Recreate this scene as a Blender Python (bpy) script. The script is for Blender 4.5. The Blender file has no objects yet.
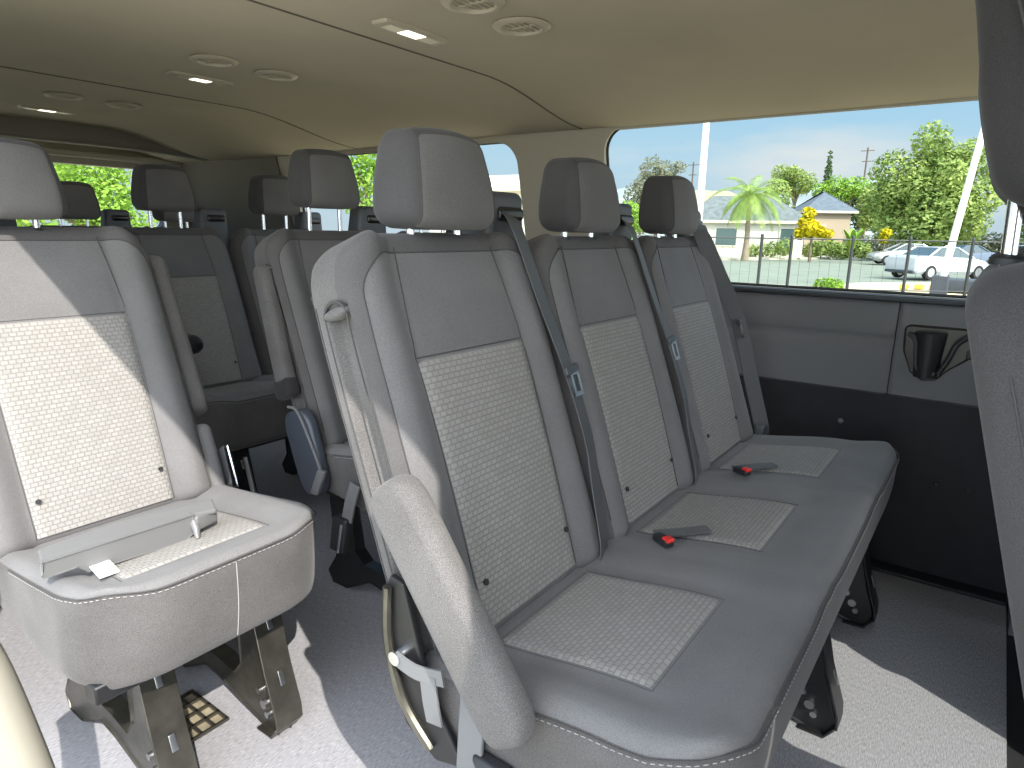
import bpy, math, random
from mathutils import Vector, Matrix, noise as mnoise
from mathutils.geometry import delaunay_2d_cdt
R = random.Random(7)
SC = bpy.context.scene
COL = SC.collection
PI = math.pi
EX = Vector((1, 0, 0)); EY = Vector((0, 1, 0)); EZ = Vector((0, 0, 1))

# ------------------------------------------------------------------ materials
def new_mat(name):
    m = bpy.data.materials.new(name); m.use_nodes = True
    nt = m.node_tree
    for n in list(nt.nodes): nt.nodes.remove(n)
    out = nt.nodes.new('ShaderNodeOutputMaterial')
    return m, nt, out
def N(nt, t, **kw):
    n = nt.nodes.new(t)
    for k, v in kw.items():
        if k in n.inputs: n.inputs[k].default_value = v
        else: setattr(n, k, v)
    return n
def lin(r, g, b):
    f = lambda c: c / 12.92 if c <= .04045 else ((c + .055) / 1.055) ** 2.4
    return (f(r / 255), f(g / 255), f(b / 255), 1)
def pbr(name, col, rough=.6, metal=0., bump=0., scale=300., var=0., vscale=6., coat=0., stretch=None, sheen=0., spec=.5):
    """one surface: base colour with a little noise variation, and a noise bump"""
    m, nt, out = new_mat(name)
    b = N(nt, 'ShaderNodeBsdfPrincipled')
    b.inputs['Base Color'].default_value = col
    b.inputs['Roughness'].default_value = rough
    b.inputs['Metallic'].default_value = metal
    b.inputs['Specular IOR Level'].default_value = spec
    if coat: b.inputs['Coat Weight'].default_value = coat
    if sheen: b.inputs['Sheen Weight'].default_value = sheen
    nt.links.new(b.outputs[0], out.inputs[0])
    tc = N(nt, 'ShaderNodeTexCoord')
    vec = tc.outputs['Object']
    if stretch:
        mp = N(nt, 'ShaderNodeMapping'); mp.inputs['Scale'].default_value = stretch
        nt.links.new(vec, mp.inputs[0]); vec = mp.outputs[0]
    if var:
        n1 = N(nt, 'ShaderNodeTexNoise', Scale=vscale, Detail=4.)
        nt.links.new(vec, n1.inputs['Vector'])
        mx = N(nt, 'ShaderNodeMix', data_type='RGBA')
        mx.inputs['A'].default_value = tuple(c * (1 - var) for c in col[:3]) + (1,)
        mx.inputs['B'].default_value = tuple(min(1, c * (1 + var)) for c in col[:3]) + (1,)
        cr = N(nt, 'ShaderNodeMapRange'); cr.inputs[1].default_value = .3; cr.inputs[2].default_value = .7
        nt.links.new(n1.outputs['Fac'], cr.inputs[0]); nt.links.new(cr.outputs[0], mx.inputs['Factor'])
        nt.links.new(mx.outputs['Result'], b.inputs['Base Color'])
    if bump:
        n2 = N(nt, 'ShaderNodeTexNoise', Scale=scale, Detail=3.)
        nt.links.new(vec, n2.inputs['Vector'])
        bp = N(nt, 'ShaderNodeBump', Strength=bump, Distance=.002)
        nt.links.new(n2.outputs['Fac'], bp.inputs['Height']); nt.links.new(bp.outputs[0], b.inputs['Normal'])
    return m
def fabric(name, col, speck=.25, scale=900.):
    m, nt, out = new_mat(name)
    b = N(nt, 'ShaderNodeBsdfPrincipled'); b.inputs['Roughness'].default_value = .9
    b.inputs['Specular IOR Level'].default_value = .15; b.inputs['Sheen Weight'].default_value = .12
    tc = N(nt, 'ShaderNodeTexCoord')
    n1 = N(nt, 'ShaderNodeTexNoise', Scale=scale, Detail=2.); n2 = N(nt, 'ShaderNodeTexNoise', Scale=9., Detail=3.)
    for n in (n1, n2): nt.links.new(tc.outputs['Object'], n.inputs['Vector'])
    ad = N(nt, 'ShaderNodeMath', operation='MULTIPLY_ADD'); ad.inputs[1].default_value = .35
    nt.links.new(n2.outputs['Fac'], ad.inputs[0]); nt.links.new(n1.outputs['Fac'], ad.inputs[2])
    mr = N(nt, 'ShaderNodeMapRange'); mr.inputs[1].default_value = .45; mr.inputs[2].default_value = .9
    nt.links.new(ad.outputs[0], mr.inputs[0])
    mx = N(nt, 'ShaderNodeMix', data_type='RGBA')
    mx.inputs['A'].default_value = tuple(c * (1 - speck) for c in col[:3]) + (1,)
    mx.inputs['B'].default_value = tuple(c * (1 + speck) for c in col[:3]) + (1,)
    nt.links.new(mr.outputs[0], mx.inputs['Factor']); nt.links.new(mx.outputs['Result'], b.inputs['Base Color'])
    bp = N(nt, 'ShaderNodeBump', Strength=.25, Distance=.001)
    nt.links.new(n1.outputs['Fac'], bp.inputs['Height']); nt.links.new(bp.outputs[0], b.inputs['Normal'])
    nt.links.new(b.outputs[0], out.inputs[0])
    return m
def cloth2(name, inner, outer, hx, hv, r):
    """cover sewn from two cloths: a lighter front panel with rounded top corners, darker cloth beyond its seam (UV in metres)"""
    m = fabric(name, inner); nt = m.node_tree
    mx = [n for n in nt.nodes if n.bl_idname == 'ShaderNodeMix'][0]
    b = [n for n in nt.nodes if n.bl_idname == 'ShaderNodeBsdfPrincipled'][0]
    uv = N(nt, 'ShaderNodeUVMap'); sp = N(nt, 'ShaderNodeSeparateXYZ'); nt.links.new(uv.outputs[0], sp.inputs[0])
    def M_(op, a, b_=None):
        n = N(nt, 'ShaderNodeMath', operation=op)
        for i, q in enumerate((a, b_)):
            if q is None: continue
            if isinstance(q, (int, float)): n.inputs[i].default_value = q
            else: nt.links.new(q, n.inputs[i])
        return n.outputs[0]
    dx = M_('MAXIMUM', M_('SUBTRACT', M_('ABSOLUTE', sp.outputs[0]), hx-r), 0.)
    dv = M_('MAXIMUM', M_('SUBTRACT', sp.outputs[1], hv-r), 0.)
    d = M_('SQRT', M_('ADD', M_('MULTIPLY', dx, dx), M_('MULTIPLY', dv, dv)))
    f = M_('GREATER_THAN', d, r)
    m2 = N(nt, 'ShaderNodeMix', data_type='RGBA', blend_type='MULTIPLY'); m2.inputs['Factor'].default_value = 1.
    k = N(nt, 'ShaderNodeMix', data_type='RGBA'); k.inputs['A'].default_value = (1, 1, 1, 1)
    k.inputs['B'].default_value = tuple(outer[i]/inner[i] for i in range(3))+(1,)
    nt.links.new(f, k.inputs['Factor']); nt.links.new(mx.outputs['Result'], m2.inputs['A']); nt.links.new(k.outputs['Result'], m2.inputs['B'])
    nt.links.new(m2.outputs['Result'], b.inputs['Base Color'])
    return m
def woven(name, light, dark):
    """insert cloth: offset rows of little light dashes on a darker ground (UV in metres)"""
    m, nt, out = new_mat(name)
    b = N(nt, 'ShaderNodeBsdfPrincipled'); b.inputs['Roughness'].default_value = .88
    b.inputs['Specular IOR Level'].default_value = .2
    uv = N(nt, 'ShaderNodeUVMap')
    br = N(nt, 'ShaderNodeTexBrick', offset=.5, offset_frequency=2, squash=1.)
    br.inputs['Color1'].default_value = light
    br.inputs['Color2'].default_value = tuple(c * .88 for c in light[:3]) + (1,)
    br.inputs['Mortar'].default_value = dark
    br.inputs['Scale'].default_value = 1.
    br.inputs['Mortar Size'].default_value = .0018
    br.inputs['Mortar Smooth'].default_value = 1.
    br.inputs['Brick Width'].default_value = .0125
    br.inputs['Row Height'].default_value = .0086
    nt.links.new(uv.outputs[0], br.inputs['Vector'])
    n1 = N(nt, 'ShaderNodeTexNoise', Scale=700., Detail=2.)
    nt.links.new(uv.outputs[0], n1.inputs['Vector'])
    mx = N(nt, 'ShaderNodeMix', data_type='RGBA', blend_type='MULTIPLY')
    mx.inputs['Factor'].default_value = .35
    nt.links.new(br.outputs['Color'], mx.inputs['A']); nt.links.new(n1.outputs['Fac'], mx.inputs['B'])
    nt.links.new(mx.outputs['Result'], b.inputs['Base Color'])
    bp = N(nt, 'ShaderNodeBump', Strength=.5, Distance=.0012); bp.invert = True
    nt.links.new(br.outputs['Fac'], bp.inputs['Height']); nt.links.new(bp.outputs[0], b.inputs['Normal'])
    nt.links.new(b.outputs[0], out.inputs[0])
    return m
def glass(name, tint, gloss=.06):
    m, nt, out = new_mat(name)
    t = N(nt, 'ShaderNodeBsdfTransparent'); t.inputs[0].default_value = tint
    g = N(nt, 'ShaderNodeBsdfGlossy'); g.inputs['Roughness'].default_value = .02
    lw = N(nt, 'ShaderNodeLayerWeight', Blend=.12)
    mu = N(nt, 'ShaderNodeMath', operation='MULTIPLY'); mu.inputs[1].default_value = gloss * 4
    nt.links.new(lw.outputs['Fresnel'], mu.inputs[0])
    mx = N(nt, 'ShaderNodeMixShader')
    nt.links.new(mu.outputs[0], mx.inputs[0]); nt.links.new(t.outputs[0], mx.inputs[1]); nt.links.new(g.outputs[0], mx.inputs[2])
    nt.links.new(mx.outputs[0], out.inputs[0])
    return m
def emit(name, col, s):
    m, nt, out = new_mat(name)
    e = N(nt, 'ShaderNodeEmission'); e.inputs[0].default_value = col; e.inputs[1].default_value = s
    nt.links.new(e.outputs[0], out.inputs[0]); return m
def leaf(name, c1, c2, scale=1.5):
    m, nt, out = new_mat(name)
    b = N(nt, 'ShaderNodeBsdfPrincipled'); b.inputs['Roughness'].default_value = .6; b.inputs['Specular IOR Level'].default_value = .25
    geo = N(nt, 'ShaderNodeNewGeometry')
    n1 = N(nt, 'ShaderNodeTexNoise', Scale=scale, Detail=3.)
    tc = N(nt, 'ShaderNodeTexCoord'); nt.links.new(tc.outputs['Object'], n1.inputs['Vector'])
    ad = N(nt, 'ShaderNodeMath', operation='MULTIPLY_ADD'); ad.inputs[1].default_value = .4
    nt.links.new(geo.outputs['Random Per Island'], ad.inputs[0]); nt.links.new(n1.outputs['Fac'], ad.inputs[2])
    mr = N(nt, 'ShaderNodeMapRange'); mr.inputs[1].default_value = .4; mr.inputs[2].default_value = 1.
    nt.links.new(ad.outputs[0], mr.inputs[0])
    mx = N(nt, 'ShaderNodeMix', data_type='RGBA'); mx.inputs['A'].default_value = c1; mx.inputs['B'].default_value = c2
    nt.links.new(mr.outputs[0], mx.inputs['Factor']); nt.links.new(mx.outputs['Result'], b.inputs['Base Color'])
    tr = N(nt, 'ShaderNodeBsdfTranslucent'); nt.links.new(mx.outputs['Result'], tr.inputs[0])
    ms = N(nt, 'ShaderNodeMixShader'); ms.inputs[0].default_value = .3
    nt.links.new(b.outputs[0], ms.inputs[1]); nt.links.new(tr.outputs[0], ms.inputs[2])
    nt.links.new(ms.outputs[0], out.inputs[0])
    return m

M = {}
M['cloth'] = fabric('seat cloth charcoal grey', (.152, .148, .150, 1))
M['border'] = fabric('cushion border cloth', (.098, .092, .092, 1), speck=.45)
M['side'] = fabric('seat side cloth grey', (.122, .115, .114, 1), speck=.45)
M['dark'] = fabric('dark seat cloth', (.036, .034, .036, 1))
M['insert'] = woven('woven insert cloth', (.365, .348, .332, 1), (.245, .234, .224, 1))
M['backcloth'] = cloth2('backrest cloth in two greys', (.152, .148, .150, 1), (.098, .093, .094, 1), .203, .556, .065)
M['headcloth'] = cloth2('headrest cloth in two greys', (.135, .130, .130, 1), (.070, .067, .069, 1), .083, .060, .012)
M['headside'] = fabric('headrest side cloth', (.070, .067, .069, 1))
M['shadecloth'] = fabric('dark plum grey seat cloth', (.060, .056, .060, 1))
M['thread'] = pbr('pale stitching thread', (.30, .29, .285, 1), .8)
M['seam'] = pbr('dark seam', (.060, .057, .057, 1), .9)
M['hseam'] = pbr('headliner seam shadow brown', (.10, .088, .07, 1), .9)
M['plastic'] = pbr('black plastic', (.022, .023, .026, 1), .45, bump=.15, scale=900)
M['plasticgrey'] = pbr('dark grey plastic', (.075, .08, .09, 1), .5, bump=.2, scale=900)
M['loose'] = pbr('grey moulded plastic', (.15, .15, .152, 1), .36, bump=.15, scale=700)
M['paddle'] = pbr('slate plastic', (.055, .063, .082, 1), .4)
M['web'] = pbr('seat belt webbing', (.098, .098, .102, 1), .55, bump=.3, scale=120, stretch=(1, 1, 12))
M['chrome'] = pbr('chrome', (.75, .77, .8, 1), .16, 1.)
M['steel'] = pbr('dull steel', (.42, .43, .44, 1), .35, 1.)
M['legmetal'] = pbr('dark painted metal', (.10, .094, .08, 1), .33, .75, bump=.15, scale=60, var=.25, vscale=25)
M['legblack'] = pbr('black painted metal', (.012, .012, .013, 1), .4)
M['grate'] = pbr('dusty brass coloured metal', (.36, .31, .22, 1), .5, .35, var=.3, vscale=30)
M['red'] = pbr('red release button', (.75, .03, .025, 1), .4)
M['white'] = pbr('white label', (.75, .74, .72, 1), .7)
M['strap'] = pbr('grey nylon strap', (.15, .15, .155, 1), .7)
M['carpet'] = pbr('grey blue carpet', (.31, .305, .325, 1), .95, bump=.5, scale=800, var=.34, vscale=230, stretch=(.35, 2.4, 1), spec=.1)
M['mat'] = pbr('black rubber mat', (.012, .012, .013, 1), .8, bump=.3, scale=200)
M['headliner'] = pbr('beige headliner cloth', (.47, .425, .34, 1), .95, bump=.25, scale=700, var=.05, vscale=3, spec=.1)
M['beige'] = pbr('beige plastic trim', (.44, .405, .33, 1), .65, bump=.1, scale=600)
M['sillbeige'] = pbr('grey beige door trim', (.25, .232, .19, 1), .7, bump=.1, scale=500)
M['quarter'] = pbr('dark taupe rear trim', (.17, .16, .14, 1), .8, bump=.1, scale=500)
M['ventbeige'] = pbr('beige vent plastic', (.42, .38, .31, 1), .5)
M['ventdark'] = pbr('vent shadow gap black', (.02, .018, .016, 1), .8)
M['panel'] = pbr('grey wall panel vinyl', (.20, .200, .210, 1), .6, bump=.3, scale=800)
M['panelblack'] = pbr('black hardboard panel', (.014, .0148, .018, 1), .6, var=.2, vscale=20)
M['sill'] = pbr('window rubber', (.02, .024, .028, 1), .45)
M['recess'] = pbr('gloss black recess', (.012, .012, .012, 1), .28)
M['lens'] = emit('lit lamp lens', (1, .93, .78, 1), 2.2)
M['lensoff'] = pbr('unlit lamp lens', (.55, .52, .42, 1), .3)
M['glass'] = glass('tinted side glass', (.69, .715, .70, 1))
M['privacy'] = glass('dark privacy glass', (.20, .21, .21, 1))
M['white_body'] = pbr('white painted van skin', (.7, .7, .7, 1), .3)
# outdoors
M['ground'] = pbr('dry dirt ground', (.50, .43, .28, 1), .95, var=.25, vscale=1.2)
M['asphalt'] = pbr('asphalt road', (.17, .195, .15, 1), .9, var=.12, vscale=1.)
M['concrete'] = pbr('pale concrete', (.44, .42, .33, 1), .9, var=.08, vscale=.7)
M['stucco'] = pbr('white stucco', (.60, .585, .51, 1), .9)
M['stucco2'] = pbr('tan stucco', (.42, .34, .25, 1), .9)
M['roof'] = pbr('grey shingle roof', (.12, .14, .14, 1), .9, var=.25, vscale=3)
M['roof2'] = pbr('brown shingle roof', (.30, .26, .17, 1), .9, var=.2, vscale=3)
M['roof3'] = pbr('slate blue shingle roof', (.10, .125, .15, 1), .9, var=.2, vscale=3)
M['fascia'] = pbr('cream fascia', (.62, .58, .42, 1), .8)
M['pane'] = pbr('house window pane', (.06, .10, .10, 1), .15)
M['fence'] = pbr('black iron', (.018, .022, .024, 1), .5)
M['pole'] = pbr('white painted steel pole', (.80, .80, .78, 1), .5)
M['wood'] = pbr('weathered pole wood', (.11, .09, .075, 1), .9)
M['bark'] = pbr('bark', (.16, .125, .09, 1), .95, var=.3, vscale=4)
M['palmbark'] = pbr('palm bark', (.26, .21, .15, 1), .95, var=.3, vscale=6)
M['leafmid'] = leaf('mid green leaves', (.12, .20, .045, 1), (.42, .52, .15, 1), .6)
M['leafbright'] = leaf('bright green leaves', (.13, .27, .03, 1), (.36, .55, .09, 1), .8)
M['leafdark'] = leaf('dark green leaves', (.03, .065, .025, 1), (.10, .16, .06, 1), .7)
M['leafgrey'] = leaf('grey green leaves', (.11, .14, .085, 1), (.30, .30, .19, 1), .4)
M['leafyellow'] = leaf('yellow leaves', (.35, .36, .01, 1), (.80, .60, .01, 1), .9)
M['leafpalm'] = leaf('palm fronds', (.16, .27, .05, 1), (.40, .52, .14, 1), .8)
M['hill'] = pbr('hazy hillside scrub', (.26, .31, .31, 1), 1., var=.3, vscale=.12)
M['carwhite'] = pbr('white car paint', (.44, .47, .50, 1), .25, coat=.6)
M['carsilver'] = pbr('silver car paint', (.42, .42, .41, 1), .3, .4, coat=.5)
M['carblue'] = pbr('dark blue car paint', (.06, .09, .14, 1), .25, coat=.6)
M['carglass'] = pbr('car window glass', (.05, .075, .085, 1), .08)
M['tail'] = pbr('red tail lamp', (.35, .02, .02, 1), .25)
M['head'] = pbr('clear head lamp', (.6, .62, .64, 1), .2)
M['tyre'] = pbr('tyre rubber', (.015, .015, .016, 1), .85)
M['rim'] = pbr('alloy rim', (.42, .43, .45, 1), .35, .8)
M['yellow'] = pbr('yellow painted block', (.75, .52, .08, 1), .8)
M['box'] = pbr('dark grey utility box', (.05, .06, .075, 1), .6)

# ------------------------------------------------------------------ mesh tools
def inpoly(p, L):
    c = False; n = len(L)
    for i in range(n):
        a, b = L[i], L[(i+1) % n]
        if (a[1] > p[1]) != (b[1] > p[1]) and p[0] < (b[0]-a[0])*(p[1]-a[1])/(b[1]-a[1])+a[0]: c = not c
    return c
def cdt(loops):
    pts = []; ed = []
    for L in loops:
        b = len(pts); n = len(L); pts += [Vector(p) for p in L]; ed += [(b+i, b+(i+1) % n) for i in range(n)]
    r = delaunay_2d_cdt(pts, ed, [], 0, 1e-7); fs = []
    for f in r[2]:
        c = sum((r[0][i] for i in f), Vector((0, 0)))/len(f)
        if inpoly(c, loops[0]) and not any(inpoly(c, h) for h in loops[1:]): fs.append(tuple(f))
    return r[0], fs
class MB:
    def __init__(s): s.v = []; s.f = []; s.m = []; s.uv = {}
    def add(s, vs, fs, mi=0, uvs=None):
        b = len(s.v); s.v += [tuple(p) for p in vs]
        for f in fs: s.f.append(tuple(b + i for i in f)); s.m.append(mi)
        if uvs:
            for i, q in enumerate(uvs): s.uv[b + i] = q
        return s
    def build(s, name, mats, parent=None, smooth=True, bevel=0., sub=0, angle=40):
        me = bpy.data.meshes.new(name); me.from_pydata(s.v, [], s.f); me.update()
        for m in (mats if isinstance(mats, (list, tuple)) else [mats]): me.materials.append(m)
        for p, mi in zip(me.polygons, s.m): p.material_index = mi; p.use_smooth = smooth
        if s.uv:
            ul = me.uv_layers.new(name='UVMap')
            for lp in me.loops: ul.data[lp.index].uv = s.uv.get(lp.vertex_index, (0, 0))
        if smooth:
            try: me.set_sharp_from_angle(angle=math.radians(angle))
            except Exception: pass
        o = bpy.data.objects.new(name, me); COL.objects.link(o)
        if parent: o.parent = parent
        if bevel:
            md = o.modifiers.new('edge', 'BEVEL'); md.width = bevel; md.segments = 2; md.limit_method = 'ANGLE'
        if sub:
            md = o.modifiers.new('soft', 'SUBSURF'); md.levels = sub; md.render_levels = sub
        return o
    def box(s, lo, hi, mi=0):
        (a, b, c), (d, e, f) = lo, hi
        s.add([(a,b,c),(d,b,c),(d,e,c),(a,e,c),(a,b,f),(d,b,f),(d,e,f),(a,e,f)],
              [(0,3,2,1),(4,5,6,7),(0,1,5,4),(1,2,6,5),(2,3,7,6),(3,0,4,7)], mi); return s
    def obox(s, c, ax, ay, az, mi=0):
        c = Vector(c); q = []
        for k in (-1, 1):
            for (i, j) in ((-1,-1),(1,-1),(1,1),(-1,1)): q.append(c + ax*i + ay*j + az*k)
        s.add(q, [(0,3,2,1),(4,5,6,7),(0,1,5,4),(1,2,6,5),(2,3,7,6),(3,0,4,7)], mi); return s
    def tube(s, pts, r, n=8, mi=0, cap=True):
        pts = [Vector(p) for p in pts]; rs = r if isinstance(r, (list, tuple)) else [r]*len(pts)
        rings = []; up = None
        for i, p in enumerate(pts):
            t = (pts[min(i+1, len(pts)-1)] - pts[max(i-1, 0)]).normalized()
            if up is None: up = EZ if abs(t.z) < .9 else EX
            a = t.cross(up).normalized(); b2 = a.cross(t).normalized(); up = b2
            rings.append([p + (a*math.cos(2*PI*k/n) + b2*math.sin(2*PI*k/n))*rs[i] for k in range(n)])
        vs = [q for g in rings for q in g]; fs = []
        for i in range(len(pts)-1):
            for k in range(n): fs.append((i*n+k, i*n+(k+1)%n, (i+1)*n+(k+1)%n, (i+1)*n+k))
        if cap: fs.append(tuple(range(n-1, -1, -1))); fs.append(tuple((len(pts)-1)*n+k for k in range(n)))
        s.add(vs, fs, mi); return s
    def ribbon(s, pts, w, th, side, mi=0):
        """flat strap along pts; side(i) = across direction"""
        pts = [Vector(p) for p in pts]; vs = []
        for i, p in enumerate(pts):
            t = (pts[min(i+1, len(pts)-1)] - pts[max(i-1, 0)]).normalized()
            a = Vector(side(i) if callable(side) else side); a = (a - t*a.dot(t)).normalized(); n_ = t.cross(a).normalized()
            ww = w(i) if callable(w) else w
            for (u, q) in ((-1,-1),(1,-1),(1,1),(-1,1)): vs.append(p + a*u*ww/2 + n_*q*th/2)
        fs = [(0,1,2,3)]
        for i in range(len(pts)-1):
            for k in range(4): fs.append((i*4+k, (i+1)*4+k, (i+1)*4+(k+1)%4, i*4+(k+1)%4))
        e = (len(pts)-1)*4; fs.append((e+3, e+2, e+1, e)); s.add(vs, fs, mi); return s
    def prism(s, poly, axis, a, b, mi=0):
        """closed polygon [(p,q)] swept along axis from a to b: axis x -> (y,z), y -> (x,z), z -> (x,y)"""
        def P(p, t): return {'x': (t, p[0], p[1]), 'y': (p[0], t, p[1]), 'z': (p[0], p[1], t)}[axis]
        n = len(poly); vs = [P(p, a) for p in poly] + [P(p, b) for p in poly]
        fs = [(i, (i+1) % n, n+(i+1) % n, n+i) for i in range(n)]
        r = cdt([poly]); r = (r[0], None, r[1])
        idx = {}
        for i, c in enumerate(r[0]):
            idx[i] = min(range(n), key=lambda k: (poly[k][0]-c.x)**2 + (poly[k][1]-c.y)**2)
        for f in r[2]:
            g = [idx[i] for i in f]
            if len(set(g)) == 3: fs.append(tuple(g)); fs.append(tuple(n+i for i in reversed(g)))
        s.add(vs, fs, mi); return s
    def lathe(s, prof, c=(0, 0, 0), axis='z', n=24, mi=0):
        vs = []
        for (r, h) in prof:
            for k in range(n):
                a = 2*PI*k/n; x, y = r*math.cos(a), r*math.sin(a)
                p = {'z': (x, y, h), 'x': (h, x, y), 'y': (x, h, y)}[axis]
                vs.append((p[0]+c[0], p[1]+c[1], p[2]+c[2]))
        fs = []
        for i in range(len(prof)-1):
            for k in range(n): fs.append((i*n+k, i*n+(k+1)%n, (i+1)*n+(k+1)%n, (i+1)*n+k))
        fs.append(tuple(range(n))); fs.append(tuple((len(prof)-1)*n+k for k in range(n)))
        s.add(vs, fs, mi); return s
    def grid(s, fn, nu, nv, mi=0, uvf=None):
        vs = []; uv = []
        for j in range(nv+1):
            for i in range(nu+1):
                vs.append(fn(i/nu, j/nv))
                if uvf: uv.append(uvf(i/nu, j/nv))
        fs = [(j*(nu+1)+i, j*(nu+1)+i+1, (j+1)*(nu+1)+i+1, (j+1)*(nu+1)+i) for j in range(nv) for i in range(nu)]
        s.add(vs, fs, mi, uv or None); return s
    def rbox(s, size, r, seg, fn=None, mi=0, mfn=None, nr=3, uvf=None):
        """rounded box (full sizes) around the origin, then fn(x,y,z)->point; mfn(centre)->material"""
        h = [a/2 for a in size]; ax = []
        for k in range(3):
            rr = min(r, h[k]*.999); n = max(1, seg[k]); inn = h[k]-rr
            z = [inn + rr*math.tan(PI/4*i/nr) for i in range(1, nr+1)]
            mid = [-inn + 2*inn*i/n for i in range(n+1)] if inn > 1e-6 else [0.]
            ax.append([-q for q in reversed(z)] + mid + z)
        idx = {}; vs = []; raw = []; fs = []; ms = []
        def vid(p):
            key = tuple(round(q, 6) for q in p)
            if key in idx: return idx[key]
            q = [max(-(h[k]-min(r, h[k]*.999)), min(h[k]-min(r, h[k]*.999), p[k])) for k in range(3)]
            d = Vector([p[k]-q[k] for k in range(3)])
            if d.length > 1e-9: d = d.normalized()*r
            w = Vector(q)+d; idx[key] = len(vs); raw.append(w); vs.append(fn(*w) if fn else w); return idx[key]
        for k in range(3):
            a, b = (k+1) % 3, (k+2) % 3
            for sg in (-1, 1):
                for i in range(len(ax[a])-1):
                    for j in range(len(ax[b])-1):
                        q = []
                        for (ii, jj) in ((i,j),(i+1,j),(i+1,j+1),(i,j+1)):
                            p = [0,0,0]; p[k] = sg*h[k]; p[a] = ax[a][ii]; p[b] = ax[b][jj]; q.append(vid(p))
                        if len(set(q)) < 4: continue
                        fs.append(tuple(q if sg > 0 else reversed(q)))
                        c = sum((raw[t] for t in q), Vector())/4; ms.append(mfn(c) if mfn else mi)
        b0 = len(s.v); s.v += [tuple(p) for p in vs]
        if uvf:
            for i, w in enumerate(raw): s.uv[b0+i] = uvf(w)
        for f, m_ in zip(fs, ms): s.f.append(tuple(b0+t for t in f)); s.m.append(m_)
        return s

def tag(o, label, cat, group=None):
    o['label'] = label; o['category'] = cat
    if group: o['group'] = group
    return o
def empty(name, loc, label, cat, group=None, rz=0.):
    o = bpy.data.objects.new(name, None); COL.objects.link(o); o.location = loc; o.rotation_euler.z = rz
    o.empty_display_size = .1
    return tag(o, label, cat, group)
def struct(o): o['kind'] = 'structure'; return o
def lab(o, t): o['label'] = t; return o
def sstep(a, b, x):
    t = max(0., min(1., (x-a)/(b-a))); return t*t*(3-2*t)
def bez(p, n=10):
    """smooth curve through points (Catmull-Rom)"""
    p = [Vector(q) for q in p]; out = []
    for i in range(len(p)-1):
        a = p[max(0, i-1)]; b = p[i]; c = p[i+1]; d = p[min(len(p)-1, i+2)]
        for k in range(n):
            t = k/n
            out.append(.5*((2*b)+(c-a)*t+(2*a-5*b+4*c-d)*t*t+(3*b-a-3*c+d)*t**3))
    out.append(p[-1]); return out
def dashes(mb, pts, ln=.0055, gap=.0035, r=.0008, mi=0):
    pts = [Vector(q) for q in pts]; acc = 0.; cur = None
    per = ln+gap; L = 0.
    segs = []
    for a, b in zip(pts, pts[1:]):
        d = (b-a).length
        if d < 1e-9: continue
        t = 0.
        while t < d:
            ph = (L+t) % per
            if ph < ln:
                e = min(d, t+(ln-ph)); 
                if e-t > .001: segs.append((a+(b-a)*(t/d), a+(b-a)*(e/d)))
                t = e+1e-6
            else: t += per-ph+1e-6
        L += d
    for a, b in segs: mb.tube([a, b], r, 4, mi)

# ------------------------------------------------------------------ seats
# seat-local frame: x across (0 = middle of one place), y rearwards, z up; the same rake for every row
ES = Vector((0, .335, .942)); EN = Vector((0, .942, -.335))
B0 = Vector((0, .532, .459))
HW, BD, BV0, BV1 = .222, .088, -.03, .592
def front_d(x, v):
    a = abs(x)
    d = -.020*math.exp(-((a-.176)/.034)**2)
    d += .004*math.exp(-((a-.130)/.010)**2)
    d += .0035*math.exp(-((v-.399)/.010)**2)*(1-sstep(.12, .15, a))
    d -= .010*math.sin(PI*max(0, min(1, v/.6)))*(1-sstep(.10, .22, a))
    return d
def bpt(x, v, d): return EX*x + B0 + ES*v + EN*d
CR = .075
def xs(x, v):
    t = max(0., (v-.40)/(BV1-.40))
    return x*(1-.05*t*t)
def corner(x, v):
    """round the backrest's two top corners in its own plane"""
    hx, hv = HW-CR, BV1-CR; dx = max(0., abs(x)-hx); dv = max(0., v-hv)
    if dx > 0 and dv > 0:
        a, b = min(1, dx/CR), min(1, dv/CR); return math.copysign(hx+CR*a*math.sqrt(1-b*b/2), x), hv+CR*b*math.sqrt(1-a*a/2)
    return x, v
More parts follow.
